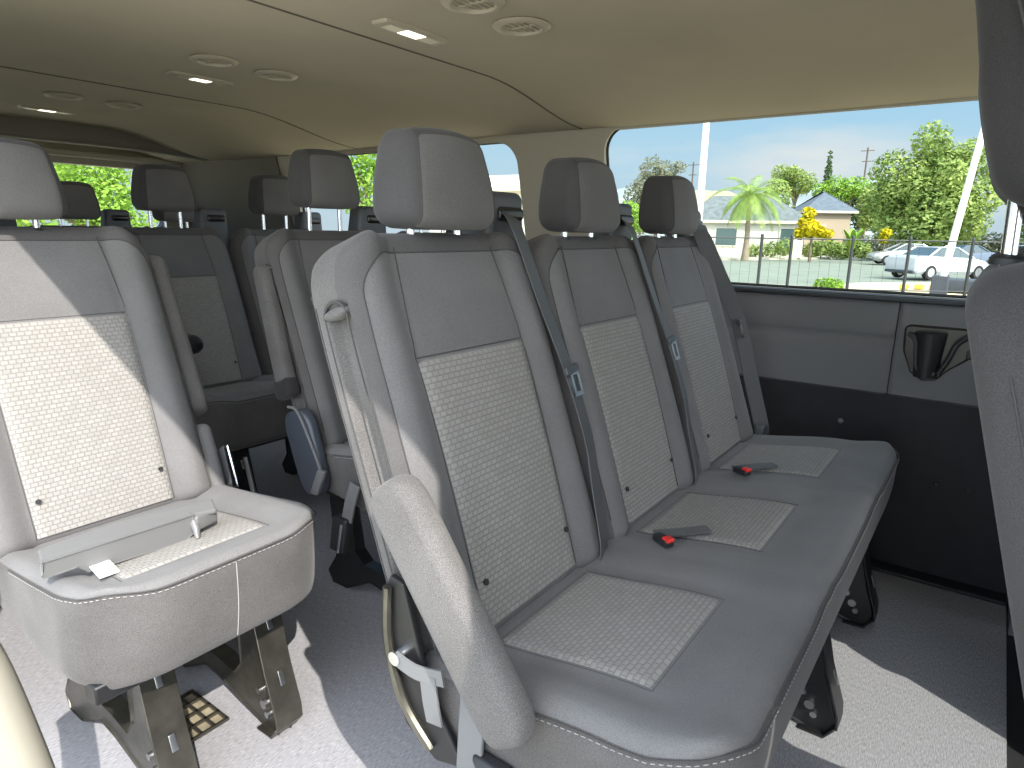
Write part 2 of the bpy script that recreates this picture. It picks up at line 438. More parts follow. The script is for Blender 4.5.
def backrest(root, x0, detail=True, groove=False):
    mb = MB(); H = BV1-BV0; vc = (BV0+BV1)/2
    def fn(x, y, z):
        v = vc+z; d = BD/2+y; w = sstep(.0, 1., .5-y/BD)
        x2, v2 = corner(x, v); X = xs(x2, v2)
        if groove and x < -HW+.03:
            X += .020*sstep(.010, .016, d)*(1-sstep(.048, .054, d))*(1-sstep(.480, .497, v))*sstep(-HW+.03, -HW+.008, x)
        return EX*x0 + bpt(X, v2, d + front_d(x, v)*w)
    def mfn(c):
        if c.y > BD/2-.006: return 2
        if abs(c.x) > HW-.012 and c.y > -BD/2+.022: return 1
        if c.z > H/2-.004: return 1
        return 0
    mb.rbox((2*HW, BD, H), .022 if groove else .027, (34, 16 if groove else 5, 60 if groove else 40) if detail else (14, 3, 16), fn, mfn=mfn, nr=4 if detail else 3, uvf=lambda w: (w.x, vc+w.z))
    b = mb.build('backrest', [M['backcloth'], M['side'], M['dark']], root, angle=60)
    ins = MB()
    def ip(u, t, lift=.0035):
        v = -.012 + .409*t; hw = .1275+.004*t; x = (2*u-1)*hw
        e = min(u, 1-u)*2*hw; f = (1-t)*.409
        l = lift*sstep(0, .006, min(e, f)) - .0015
        return EX*x0 + bpt(xs(x, v), v, front_d(x, v)-l)
    n = (36, 46) if detail else (14, 16)
    ins.grid(lambda u, t: ip(u, t), n[0], n[1], 0, lambda u, t: ((2*u-1)*.13+x0, t*.409))
    lab(ins.build('fabric_insert', M['insert'], b), 'light grey woven insert')
    if detail:
        sm = MB()
        def line(fx, k=24): return [EX*x0 + bpt(xs(x, v), v, front_d(x, v)-.0004) for x, v in [fx(i/k) for i in range(k+1)]]
        for sgn in (-1, 1):
            sm.tube(line(lambda t: (sgn*(.1275+.004*min(1, t/.7)-.014*max(0, t-.7)/.3), -.012+.575*t)), .0011, 5)
        sm.tube(line(lambda t: ((2*t-1)*.131, .398)), .0011, 5)
        sm.build('seam', M['seam'], b)
        st = MB(); out_ = [(-.203, .02+.471*i/20) for i in range(20)]
        out_ += [(-.138-.065*math.cos(PI/2*i/10), .491+.065*math.sin(PI/2*i/10)) for i in range(11)] + [(-.138+.276*i/14, .556) for i in range(1, 14)]
        out_ += [(-q[0], q[1]) for q in reversed(out_[:31])]
        ins_r = .022 if groove else .027
        def onfront(x, v):
            # the rounded rim falls away from the flat front
            ex = max(0, abs(x)-(HW-ins_r)); ev = max(0, v-(BV1-ins_r)); q = min(.98, (ex*ex+ev*ev)/(ins_r*ins_r)); dd = ins_r*(1-math.sqrt(1-q))
            x2, v2 = corner(x, v)
            return EX*x0 + bpt(xs(x2, v2), v2, front_d(x, v)*sstep(0., 1., 1-dd/BD)+dd-.0003)
        st.tube([onfront(x, v) for x, v in out_], .0012, 5)
        st.build('piping', M['seam'], b)
        for sgn in (-1, 1):
            bt = MB(); p = EX*x0 + bpt(sgn*.112, .055, front_d(.112, .055)-.004)
            bt.tube([p, p-EN*.003], .0048, 10)
            bt.build('grommet', M['plastic'], b)
    return b
def headrest(root, x0, lift=0., detail=True, Hh=.142, yo=0., lean=.0, py=.742):
    W, D = .200, .100
    c = Vector((x0, .735+yo, 1.019+Hh/2+lift))
    mb = MB()
    def fn(x, y, z):
        t = z/Hh+.5
        sx = 1.02-.17*sstep(.15, 1.1, t)+.02*math.sin(PI*t)
        yy = y*(1-.22*sstep(.3, 1., t)) - .010*math.cos(x/W*PI)*(1 if y < 0 else -.3) + (.012+lean)*t
        return c + Vector((x*sx, yy, z + .006*math.cos(x/W*PI)*(1 if z > 0 else -.4)))
    mb.rbox((W, D, Hh), .028, (12, 8, 12) if detail else (6, 4, 6), fn, nr=5 if detail else 3, mfn=lambda q: 1 if q.y > -D/2+.02 else 0, uvf=lambda q: (q.x, q.z))
    h = mb.build('headrest', [M['headcloth'], M['headside']], root, angle=60)
    if detail:
        st = MB()
        for sgn in (-1, 1):
            pts = []; r_ = .028; zi = Hh/2-r_
            for i in range(60):
                z = (2*i/59-1)*(Hh/2-.006); dz = max(0, abs(z)-zi)
                q = (sgn*(W/2-.017), -(D/2-r_)-math.sqrt(max(0, r_*r_-.011**2-dz*dz)), z)
                p = fn(*q); pts.append(p)
            st.tube(pts, .0013, 5, 1)
        st.build('stitching', [M['thread'], M['seam']], h)
    for sgn in (-1, 1):
        p = MB(); xx = x0+sgn*.055
        p.tube([(xx, py, .99), (xx, py+yo*.5, 1.03+lift)], .0065, 12)
        ps = p.build('headrest_post', M['chrome'], h)
        g = MB(); g.lathe([(.0001, 0), (.016, 0), (.016, .006), (.010, .010), (.0001, .010)], (xx, py, .997), n=16)
        g.build('guide_sleeve', M['plastic'], root)
    return h
def cushion_top(x, y, places, sh=0.):
    """height offset of the cushion's top: dished where one sits, rolled bolsters between and in front"""
    a = min(abs(x-p) for p in places); y = y+sh*(1-sstep(.25, .55, y))
    o = .010*math.exp(-((a-.200)/.042)**2)
    roll = math.exp(-((y-.215)/.035)**2)*.005*(1-sstep(.15, .20, a))
    tilt = -.035*sstep(.26, .56, y)
    lip = .017*(1-sstep(.15, .27, y))
    return o + roll + lip + tilt - .006*math.exp(-((a-.150)/.012)**2)*sstep(.2, .3, y)
CY1, CZ0, CZ1 = .580, .300, .470
def cushion(root, places, detail=True, xl=None, xr=None, CY0=.138, sh=0., cr=.10, fseam=None):
    I0 = .272-sh; IL = .232+.35*sh
    x0 = (places[0]-.232) if xl is None else xl; x1 = (places[-1]+.232) if xr is None else xr
    W = x1-x0; D = CY1-CY0; Hh = CZ1-CZ0; cx = (x0+x1)/2
    mb = MB()
    def fn(x, y, z):
        w = sstep(-.1, .45, z/Hh)
        X = cx+x; Y = (CY0+CY1)/2+y
        zz = (CZ0+CZ1)/2+z + cushion_top(X, Y, places, sh)*w
        tb = .5-z/Hh
        f = max(0, -y/(D/2))
        # rounded plan corners, front tucked back under, underside raised to the rear
        cf = sstep(.70, 1., f); e = max(0, (abs(x)-(W/2-cr))/cr)
        Y += .020*tb*f
        hx, hy = W/2-cr, D/2-cr; dx = max(0., abs(x)-hx); dy = max(0., -y-hy)
        if dx > 0 and dy > 0:
            a, b = min(1, dx/cr), min(1, dy/cr)
            X = cx+math.copysign(hx+cr*a*math.sqrt(1-b*b/2), x); Y += dy-cr*b*math.sqrt(1-a*a/2)
        Y -= .012*(1-e*e)*f*math.sin(PI*min(1, max(0, .5+z/Hh)))*.6
        zz += .030*tb*max(0, y/(D/2))
        return Vector((X, Y, zz))
    n = int(W/.018)
    def mfn(c):
        return 1 if c.z < Hh/2-.015 and (c.y < -D/2+.03 or abs(c.x) > W/2-.03) else 0
    mb.rbox((W, D, Hh), .030, (n if detail else n//3, 26 if detail else 10, 6), fn, mfn=mfn, nr=4)
    c = mb.build('seat_cushion', [M['cloth'], M['border']], root, angle=60)
    for p in places:
        ins = MB()
        def ip(u, t):
            hw = .1275; x = p+(2*u-1)*hw; y = I0+IL*t
            if t < .001 or t > .999: pass
            e = min(min(u, 1-u)*2*hw, min(t, 1-t)*IL+.002)
            w = sstep(-.1, .45, .5)
            return Vector((x, y, CZ1+cushion_top(x, y, places, sh)+.0045*sstep(0, .008, e)-.001))
        ins.grid(ip, 30, 30, 0, lambda u, t: ((2*u-1)*.1275+p, t*IL))
        lab(ins.build('fabric_insert', M['insert'], c), 'light grey woven insert')
        if detail:
            sm = MB()
            for k in range(2):
                y0 = (I0-.004, I0+IL+.004)[k]
                sm.tube([(p+(i/12*2-1)*.131, y0, CZ1+cushion_top(p+(i/12*2-1)*.131, y0, places, sh)-.0006) for i in range(13)], .0010, 5)
            for sg in (-1, 1):
                sm.tube([(p+sg*.131, yl, CZ1+cushion_top(p+sg*.131, yl, places, sh)-.0006) for yl in [I0-.004+(IL+.008)*i/14 for i in range(15)]], .0010, 5)
            sm.build('seam', M['seam'], c)
    if detail:
        st = MB(); pts = []
        zl = Hh/2-.014
        def on(x, y): return fn(x, y, zl)
        rr = .030
        k = 0
        path = []
        for i in range(8): path.append((-W/2+.0016, D/2-.12-(D-.12-rr-.02)*i/7))
        for i in range(1, 9):
            a = PI/2*i/8; path.append((-W/2+rr-rr*math.cos(a), -D/2+rr-rr*math.sin(a)))
        m_ = int(W/.03)
        for i in range(1, m_): path.append((-W/2+rr+(W-2*rr)*i/m_, -D/2))
        for i in range(9):
            a = PI/2*i/8; path.append((W/2-rr+rr*math.sin(a), -D/2+rr-rr*math.cos(a)))
        for i in range(8): path.append((W/2-.0016, -D/2+rr+.02+(D-.12-rr-.02)*i/7))
        pts = []
        for (x, y) in path:
            # follow the rounded shoulder: same shrink as the rounded box at this height
            q = on(x, y); o_ = Vector((x/(W/2)*.0005, -.0012, .0004)); pts.append(q+o_)
        st.tube(pts, .0012, 5, 1)
        dashes(st, [q+Vector((0, -.0012, -.005)) for q in pts], .0052, .0042, .0007)
        st.build('stitching', [M['thread'], M['seam']], c)
        if fseam is not None:
            fsm = MB(); fsm.tube([fn(fseam-cx, -D/2, Hh/2-.02-(Hh-.04)*i/14)+Vector((0, -.0004, 0)) for i in range(15)], .0010, 5)
            fsm.build('front_seam', M['thread'], c)
    return c
def belt(root, x0, lat=.52, detail=True, path=None, web=True):
    """belt tower behind the backrest's right shoulder, webbing down over the bolster, latch plate on it"""
    X = x0+.190
    t = MB()
    def fn(x, y, z):
        k = z/.16+.5
        return Vector((X-.004+x*1.12*(1-.14*k), .775+y*(1-.35*k)-.012*k, 1.008+z*.92))
    t.rbox((.112, .085, .17), .018, (4, 3, 5), fn, nr=3)
    tw = t.build('belt_guide', M['plasticgrey'], root, angle=50)
    s_ = MB(); s_.rbox((.076, .022, .026), .010, (3, 1, 1), lambda x, y, z: Vector((X+.004+x, .738+y, 1.047+z)))
    s_.build('belt_slot', M['recess'], tw)
    e = MB(); e.tube([(X-.040, .744, .975), (X-.041, .736, 1.01), (X-.030, .738, 1.035), (X-.030, .742, 1.058), (X-.02, .745, 1.066), (X+.025, .747, 1.066)], .0024, 6)
    e.build('guide_rim', M['loose'], tw)
    if not web: return tw
    P = [Vector((X-.004, .730, 1.046))]
    for (xx, v) in (path or ((.173, .575), (.192, .447), (.216, .32), (.224, .19), (.214, .10), (.196, .01))):
        P.append(EX*(x0+xx) + bpt(0, v, -.029 if v > .15 else -.024))
    P.append(Vector((P[-1].x-.004, P[-1].y-.004, .440)))
    crv = bez(P, 7)
    w = MB(); w.ribbon(crv, .049, .0018, lambda i: Vector((.7, -.6, 0)) if path else Vector((.95, .25, 0)))
    bl = w.build('seat_belt', M['web'], root, angle=60)
    v = lat; p = EX*(x0+(.219 if not path else .272)) + bpt(0, v-.25, -.033)
    l = MB()
    l.obox(p, EX*.030+EY*.006, ES*.008, EN*.005)
    l.build('latch_plate_grip', M['plasticgrey'], bl, bevel=.003)
    l2 = MB()
    q = p-ES*.026+EX*.006
    for (a, b) in ((EX*-.011, 0), (EX*.011, 0)): l2.obox(q+a, EX*.0035, ES*.022, EN*.0014)
    for s2 in (-1, 1): l2.obox(q+ES*s2*.020, EX*.0145, ES*.004, EN*.0014)
    l2.build('latch_tongue', M['steel'], bl)
    return bl
def buckle(root, x, y=.420, flip=0):
    b = MB()
    def fn(px, py, pz): 
        return Vector((x+px*.65+py*.5, y+py*.65-px*.3, .472+pz*.8-py*.10))
    b.rbox((.030, .062, .018), .006, (2, 3, 1), fn, nr=2)
    bk = b.build('belt_buckle', M['plastic'], root, angle=50)
    r_ = MB(); r_.rbox((.024, .028, .010), .004, (1, 2, 1), lambda px, py, pz: fn(px, py-.022, pz+.009), nr=2)
    lab(r_.build('release_button', M['red'], bk), 'red release button')
    s_ = MB(); s_.ribbon(bez([(x+.03, y+.03, .463), (x+.06, y-.01, .468), (x+.10, y-.05, .471)], 6), .026, .003, (.4, .9, 0))
    s_.build('buckle_strap', M['web'], bk)
def legs(root, xs_, mat, y0=.155, zt=.33, spread=0.):
    prof = [(0,.0), (.03,.0), (.20,.045), (.26,.052), (.36,.0), (.42,.0), (.44,.03), (.40,.09), (.42,.30), (.34,.31), (.315,.13), (.28,.10),
            (.20,.095), (.145,.085), (.115,.12), (.115,.20), (.135,.33), (.055,.33), (.01,.13), (-.018,.04)]
    for x in xs_:
        l = MB(); l.prism([(y0+a, z) for a, z in prof], 'x', x-.014, x+.014)
        lg = l.build('leg', mat, root, smooth=False, bevel=.004)
        f = MB()   # folded flanges along the front strut and the toe
        fl = [(-.018, .03), (-.016, .06), (.012, .145), (.055, .325)]
        f.ribbon([(x, y0+a-.004, z) for a, z in fl], .062, .005, EX)
        f.ribbon([(x, y0+a, z) for a, z in ((-.018, .03), (.0, .004), (.05, .003))], .062, .005, EX)
        fo = f.build('flange', mat, lg, bevel=.0015)
        for a, z in ((.003, .130), (.034, .245)):
            s_ = MB(); s_.rbox((.012, .003, .030), .0013, (1, 1, 1), lambda px, py, pz: Vector((x+px, y0+a-.008+py+pz*.33, z+pz)), nr=2)
            s_.build('slot_rim', M['steel'], lg)
        for a, z in ((.035, .060), (.050, .085), (.025, .040)):
            b = MB(); b.tube([(x-.022, y0+a, z), (x+.022, y0+a, z)], .010 if a < .04 and z > .05 else .007, 12)
            b.build('bolt', M['steel'], lg)
def pad_bar(name, A, B, w, th, root, mat, mats2=None, ridge=0., sidev=EX, cap=0.):
    """padded bar between end points A and B: th along sidev, w across; round ends"""
    A = Vector(A); B = Vector(B); L = (B-A).length; t = (B-A).normalized(); s_ = sidev; n_ = t.cross(s_).normalized()
    mb = MB(); c = (A+B)/2
    def fn(x, y, z):
        q = z/L+.5; e = math.sqrt(max(.03, 1-max(0., (abs(q-.5)-(.5-w/2/L))/(w/2/L))**2*.75))
        return c + s_*(x*(1+.15*(1-abs(y)/(w/2)))) + n_*(y*e*(1-.10*q)) + t*z
    mb.rbox((th, w, L), min(th, w)*.42, (3, 6, 22), fn, nr=4, mfn=(lambda q: 1 if q.z > L/2-cap else 0) if cap else None)
    return mb.build(name, [mat, mats2 or mat], root, angle=60)
def bench(name, loc, places, label, group, raise_=0., belts=True, detail=True, legx=None, mat=None, liftlist=None, lats=None, wide=False, groove=False):
    root = empty(name, loc, label, 'seat', group)
    for i, p in enumerate(places):
        backrest(root, p, detail, groove and i == 0)
        headrest(root, p-(.010 if wide and i == 1 else 0), (liftlist[i] if liftlist else raise_), detail, .142 if wide else .154)
    cushion(root, places, detail)
    if belts:
        for i, p in enumerate(places):
            belt(root, p, (lats[i] if lats else .57), detail, ((.150, .575), (.204, .456), (.270, .31), (.265, .11), (.252, .0)) if wide and i == len(places)-1 else None, web=wide)
    if legx: legs(root, legx, mat or M['legblack'])
    fr = MB()
    x0, x1 = places[0]-.20, places[-1]+.20
    fr.box((x0, .20, .285), (x1, .24, .318)); fr.build('frame_tube', M['legblack'], root, bevel=.004)
    fr = MB(); fr.box((x0, .50, .30), (x1, .54, .34)); fr.build('frame_tube', M['legblack'], root, bevel=.004)
    rb = MB()
    for p in places: rb.prism([(.545, .33), (.60, .33), (.70, .62), (.66, .64)], 'x', p-.15, p+.15)
    rb.build('back_frame', M['plastic'], root, bevel=.004)
    return root
def side_details(root, x, recess=True, armrest=None):
    """the outboard-left face of a backrest: rear wing strip, recess seam lines, oval pull"""
    def sp(v, d, o=0.): return EX*(x-o) + bpt(0, v, d)
    sm = MB()
    def sx(v): return x + .011*max(0., (v-.40)/.19)**2
    for d in (.0085, .0555):
        sm.tube([EX*(sx(.0+.478*i/20)-.0002) + bpt(0, .0+.478*i/20, d) for i in range(21)], .0013, 5)
    sm.tube([EX*(sx(.48)-.0004) + bpt(0, .478+.020*math.sin(PI*i/12), .032-.0235*math.cos(PI*i/12)) for i in range(13)], .0022, 6)
    sm.tube([EX*(sx(.1+.4*i/12)-.0003) + bpt(0, .02+.48*i/12, .071) for i in range(13)], .0009, 5)
    sm.build('side_seam', M['seam'], root)
    ov = MB()
    ov.rbox((.022, .050, .017), .008, (2, 4, 1), lambda a, b, c: EX*(sx(.48)+.006+a) + bpt(0, .482+c*(1-2*abs(b/.05)**2), .031+b), nr=4)
    ov.build('pull_loop', M['side'], root, angle=60)
    return root

DY = .88
# --- the three-place bench in front
b1 = bench('bench_seat', (0, 0, 0), (.804, 1.264, 1.724),
           'three-place charcoal bench with its padded end armrest hanging down, closest to the camera', None,
           legx=(.72, 1.365, 1.855), mat=M['legblack'], lats=(.57, .57, .565), wide=True, groove=True)
side_details(b1, .582)
arm = pad_bar('armrest', (.536, .575, .712), (.536, .372, .437), .088, .040, b1, M['side'])
lab(arm, 'grey padded armrest hanging down')
buckle(b1, 1.065, .425); buckle(b1, 1.522, .425)
# exposed recliner at the aisle end of the bench
mc = MB(); mc.prism([(.600, .565), (.618, .53), (.605, .40), (.575, .345), (.520, .315), (.470, .33), (.52, .40), (.545, .46), (.575, .56)], 'x', .556, .566)
rc = mc.build('recliner_bracket', M['legblack'], b1, smooth=False, bevel=.003)
mk = MB(); mk.tube(bez([(.552, .600, .55), (.550, .600, .47), (.550, .575, .39), (.552, .525, .335)], 6), .007, 8); mk.build('bracket_rib', M['legmetal'], rc)
mb_ = MB(); mb_.tube([(.540, .580, .455), (.560, .580, .455)], .010, 14); mb_.build('bolt', M['chrome'], rc)
st = MB(); st.ribbon(bez([(.544, .580, .455), (.546, .545, .448), (.550, .50, .455)], 5), .022, .003, EZ); lab(st.build('pull_strap', M['strap'], b1), 'pale grey webbing strap')
st = MB(); st.ribbon([(.548, .525, .45), (.548, .52, .41), (.550, .515, .380)], .028, .003, EY); lab(st.build('strap_tail', M['strap'], b1), 'pale grey strap end')
sk = MB(); sk.ribbon(bez([(.575, .47, .43), (.560, .462, .37), (.555, .462, .30)], 5), .040, .007, EY); stk = sk.build('belt_stalk', M['strap'], b1, bevel=.002)
bs = MB(); bs.rbox((.030, .052, .100), .008, (2, 2, 4), lambda x, y, z: Vector((.553+x, .462+y-z*.12, .245+z)), nr=2); bs.build('belt_buckle', M['plasticgrey'], b1, angle=50)
bc = MB(); bc.rbox((.024, .058, .13), .008, (2, 2, 4), lambda x, y, z: Vector((.560+x, .395+y+z*.5, .30+z)), nr=2); bc.build('hinge_cover', M['plastic'], b1, angle=50)
# inboard belt of the seat by the window ends in an anchor beside the cushion
an = MB(); an.rbox((.05, .03, .034), .006, (2, 1, 1), lambda x, y, z: Vector((1.965+x, .505+y, .455+z)), nr=2); an.build('belt_anchor', M['plasticgrey'], b1, angle=50)

# --- second row: single seat by the door, two-place bench behind the first
s1 = empty('single_seat', (.040, .832, 0), 'sunlit single grey seat on two metal legs, a grey plastic piece lying on its cushion', 'seat')
backrest(s1, .480); headrest(s1, .440, .006); cushion(s1, (.492,), xl=.284, xr=.742, sh=.060, cr=.13, fseam=.512)
legs(s1, (.415, .635), M['legmetal'], y0=.225)
for lo, hi in (((.30, .20, .285), (.69, .24, .318)), ((.30, .50, .30), (.69, .54, .34))):
    fr = MB(); fr.box(lo, hi); fr.build('frame_tube', M['legblack'], s1, bevel=.004)
wg = MB(); wg.rbox((.040, .070, .20), .018, (2, 3, 8), lambda a, b, c: EX*(.712+a) + bpt(0, .03+c, .035+b), nr=3); wg.build('side_bolster', M['cloth'], s1, angle=60)
ar = pad_bar('armrest', EX*.728 + bpt(0, .150, .058), EX*.716 + bpt(0, .535, .048), .075, .046, s1, M['paddle'])
ar.data.materials[0] = M['side']; ar.data.materials[1] = M['side']
lab(ar, 'grey armrest folded up along the backrest')
rh = MB(); rh.prism([(.50, .44), (.56, .43), (.58, .50), (.53, .53)], 'x', .728, .738); rh.build('hinge_bracket', M['chrome'], s1, smooth=False, bevel=.002)
bk = MB(); bk.tube(bez([(.262, .60, .52), (.238, .55, .50), (.240, .50, .46), (.25, .47, .43)], 5), .009, 8); bk.build('belt_stalk', M['plastic'], s1)
bk = MB(); bk.tube([(.238, .468, .432), (.252, .462, .428)], .010, 12); bk.build('bolt', M['chrome'], s1)

b2 = bench('bench_seat', (.022, DY, 0), (1.264, 1.724), 'two-place charcoal bench directly behind the sunlit front bench, slate plastic paddle at its end', None, raise_=.056, legx=(1.12, 1.60), groove=True)
side_details(b2, 1.042)
ar = pad_bar('armrest', EX*1.030 + bpt(0, .150, .055), EX*1.040 + bpt(0, .50, .035), .062, .040, b2, M['side']); lab(ar, 'armrest folded up in the side of the backrest')
cp = MB(); cp.rbox((.046, .075, .060), .018, (2, 3, 3), lambda a, b, c: EX*(1.028+a) + bpt(0, .160+c, .055+b), nr=3); cp.build('armrest_cap', M['dark'], ar, angle=60)
pd = pad_bar('side_cover', (1.012, .575, .545), (1.012, .500, .325), .120, .030, b2, M['paddle']); lab(pd, 'slate plastic side cover')
ed = MB(); ed.tube(bez([(.992, .585, .555), (.992, .545, .548), (.992, .495, .47), (.992, .455, .395)], 6), .004, 6); ed.build('lit_cover_edge', M['strap'], pd)  # pale strip paints the light caught along the cover's top edge
lt = MB(); lt.rbox((.012, .030, .075), .004, (1, 1, 2), lambda a, b, c: Vector((.990+a, .470+b+c*-.5, .372+c)), nr=2); lt.build('latch_lever', M['strap'], pd)
bs = MB(); bs.rbox((.030, .055, .10), .008, (2, 2, 4), lambda x, y, z: Vector((1.0+x, .40+y-z*.2, .245+z)), nr=2); bs.build('belt_buckle', M['plastic'], b2, angle=50)
bs = MB(); bs.tube([(.982, .395, .20), (.982, .375, .285)], .004, 6); bs.build('buckle_trim', M['chrome'], b2)
bs = MB(); bs.ribbon([(1.0, .375, .29), (1.0, .36, .34), (1.01, .35, .39)], .036, .005, EY); bs.build('belt_stalk', M['strap'], b2)

# --- third row and the rear bench
b3 = bench('bench_seat', (0, 2*DY, 0), (1.264, 1.724), 'dark two-place bench in the shade of the third row, black armrest lowered over its cushion', None, raise_=.050, legx=(1.16, 1.60))
ar = pad_bar('armrest', (1.020, .56, .665), (1.020, .150, .667), .065, .055, b3, M['dark'], M['plastic'], cap=.02); lab(ar, 'black armrest lowered level')
lg = MB(); lg.tube([(1.12, .10, .30), (1.135, .05, .02)], .009, 8); lg.build('brace', M['steel'], b3)
b4 = bench('bench_seat', (0, 3*DY-.02, 0), (.83, 1.29, 1.75), 'dark rear bench whose black headrest stands against the rear window', None, raise_=.02, legx=(.9, 1.6), detail=False)
# --- front passenger seat at the right edge of the photograph
fp = empty('front_passenger_seat', (.015, -.7125, -.058), 'front seat back at the right edge with raised headrest on chrome post', 'seat')
fpb = backrest(fp, .830); fph = headrest(fp, .805, .030, Hh=.205, yo=.015, lean=.066, py=.782); fpc = cushion(fp, (.830,)); fp.rotation_euler.x = math.radians(4.2)
fs = MB()
def fside(v, d): return EX*(.830-HW-.0006+ .0111*max(0, (v-.40)/.192)**2) + bpt(0, v, d)
fs.tube([fside(.02+.49*i/30, .064-.003*math.sin(i/30*PI)) for i in range(31)], .0009, 5, 1)
fs.tube([Vector((.7046, .770+.060*i/20, 1.085+.14*i/20)) for i in range(21)], .0009, 4, 1)
fs.build('side_seam', [M['thread'], M['seam']], fp)
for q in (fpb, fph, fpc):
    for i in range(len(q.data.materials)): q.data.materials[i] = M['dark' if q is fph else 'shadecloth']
pb = MB(); pb.box((.63, .16, 0), (1.03, .60, .30)); pb.build('base', M['plastic'], fp, bevel=.02)

ds = empty('driver_seat', (.81, -.80, 0), 'driver seat across the cab from the front passenger seat', 'seat')
ds.scale.x = 1.15; backrest(ds, .83, False); headrest(ds, .83, .03, False, Hh=.18); cushion(ds, (.83,), False)
pb = MB(); pb.box((.63, .16, 0), (1.03, .60, .30)); pb.build('base', M['plastic'], ds, bevel=.02)
# ------------------------------------------------------------------ loose items
lp = MB()
tp = empty('plastic_trim_piece', (0, 0, 0), 'grey moulded plastic trim piece lying loose across the sunlit single seat cushion', 'plastic piece')
mbp = lp
mbp.add([(.322, 1.118, .505), (.552, 1.112, .500), (.600, 1.105, .498), (.612, 1.140, .506), (.540, 1.156, .508), (.430, 1.158, .510), (.330, 1.150, .511)] + [(.322, 1.118, .514), (.552, 1.112, .509), (.600, 1.105, .507), (.612, 1.140, .516), (.540, 1.156, .518), (.430, 1.158, .520), (.330, 1.150, .520)],
        [tuple(range(6, -1, -1)), tuple(range(7, 14))] + [(i, (i+1) % 7, 7+(i+1) % 7, 7+i) for i in range(7)])
lp.build('top_plate', M['loose'], tp, smooth=False, bevel=.003)
lf = MB(); lf.prism([(.322, .490), (.366, .488), (.380, .474), (.540, .466), (.556, .478), (.556, .509), (.322, .514)], 'y', -.004, .004)
fo = lf.build('front_lip', M['loose'], tp, smooth=False, bevel=.0025); fo.location = (0, 1.112, 0)
pg = MB(); pg.tube([(.560, 1.118, .498), (.556, 1.100, .484), (.552, 1.090, .470)], [.010, .007, .004], 10); pg.build('peg', M['loose'], tp)
pg = MB(); pg.rbox((.05, .03, .030), .006, (2, 2, 2), lambda x, y, z: Vector((.582+x, 1.122+y+x*.3, .492+z)), nr=2); pg.build('end_arm', M['loose'], tp, angle=50)
lb = MB(); lb.ribbon([(.398, 1.114, .482), (.398, 1.095, .478), (.397, 1.070, .474)], .030, .0015, EX); lab(lb.build('label_tag', M['white'], tp), 'white paper label')

fg = empty('floor_grate', (.565, 1.245, 0), 'small brass coloured grate in the carpet beneath the single seat', 'grate')
g = MB(); g.box((-.055, -.07, .001), (.055, .07, .004)); g.build('base_plate', M['grate'], fg)
g = MB()
for i in range(5): g.box((-.055+.11*i/4-.003, -.07, .004), (-.055+.11*i/4+.003, .07, .010))
for i in range(5): g.box((-.058, -.07+.14*i/4-.003, .004), (.058, -.07+.14*i/4+.003, .010))
g.build('bars', M['legmetal'], fg, smooth=False)

# ------------------------------------------------------------------ van shell
def planar(poly, holes, to3, thick_dir, name, mats, mi_reveal=0, two_sided=True):
    """flat wall with holes: front face, back face and the reveals between"""
    loops = [poly]+holes; r = cdt(loops); r = (r[0], None, r[1])
    mb = MB(); T = Vector(thick_dir)
    mb.add([to3(p) for p in r[0]], [tuple(f) for f in r[2]], 0)
    mb.add([Vector(to3(p))+T for p in r[0]], [tuple(reversed(f)) for f in r[2]], 0)
    for L in loops:
        n = len(L)
        a = [Vector(to3(Vector(p))) for p in L]
        mb.add(a+[q+T for q in a], [(i, (i+1) % n, n+(i+1) % n, n+i) for i in range(n)], mi_reveal)
    return struct(mb.build(name, mats, None, smooth=False))
def rrect(x0, x1, y0, y1, r, n=8):
    out = []
    for (cx, cy, a0) in ((x1-r, y0+r, -PI/2), (x1-r, y1-r, 0), (x0+r, y1-r, PI/2), (x0+r, y0+r, PI)):
        for i in range(n+1): a = a0+PI/2*i/n; out.append((cx+r*math.cos(a), cy+r*math.sin(a)))
    return out
# right-hand wall above the sill, leaning inwards
ZS, ZT = .840, 1.378
def wr(p): return Vector((2.266-(p.y-ZS)*(.126/(ZT-ZS)), p.x, p.y))
W1 = rrect(-.36, 1.185, .850, 1.372, .085); W2 = rrect(1.562, 2.975, .850, 1.352, .085)
planar([(-.42, ZS-.005), (4.06, ZS-.005), (4.06, 1.45), (-.42, 1.45)], [W1, W2], wr, (.035, 0, .008), 'wall_right', [M['beige'], M['beige']])
def pane(name, loop, to3, off):
    mb = MB(); n = len(loop); a = [Vector(to3(Vector(p)))+Vector(off) for p in loop]
    mb.add(a, [tuple(range(n))]); return struct(mb.build(name, M['glass'], None, smooth=False))
pane('window_1', W1, wr, (.030, 0, .007)); pane('window_2', W2, wr, (.030, 0, .007))
for k, L in enumerate((W1, W2)):
    mb = MB(); a = [Vector(wr(Vector(p)))+Vector((.022, 0, .005)) for p in L]; mb.tube(a+[a[0]], .007, 6, 0, False)
    struct(mb.build('trim_%d' % (k+1), M['sill']))
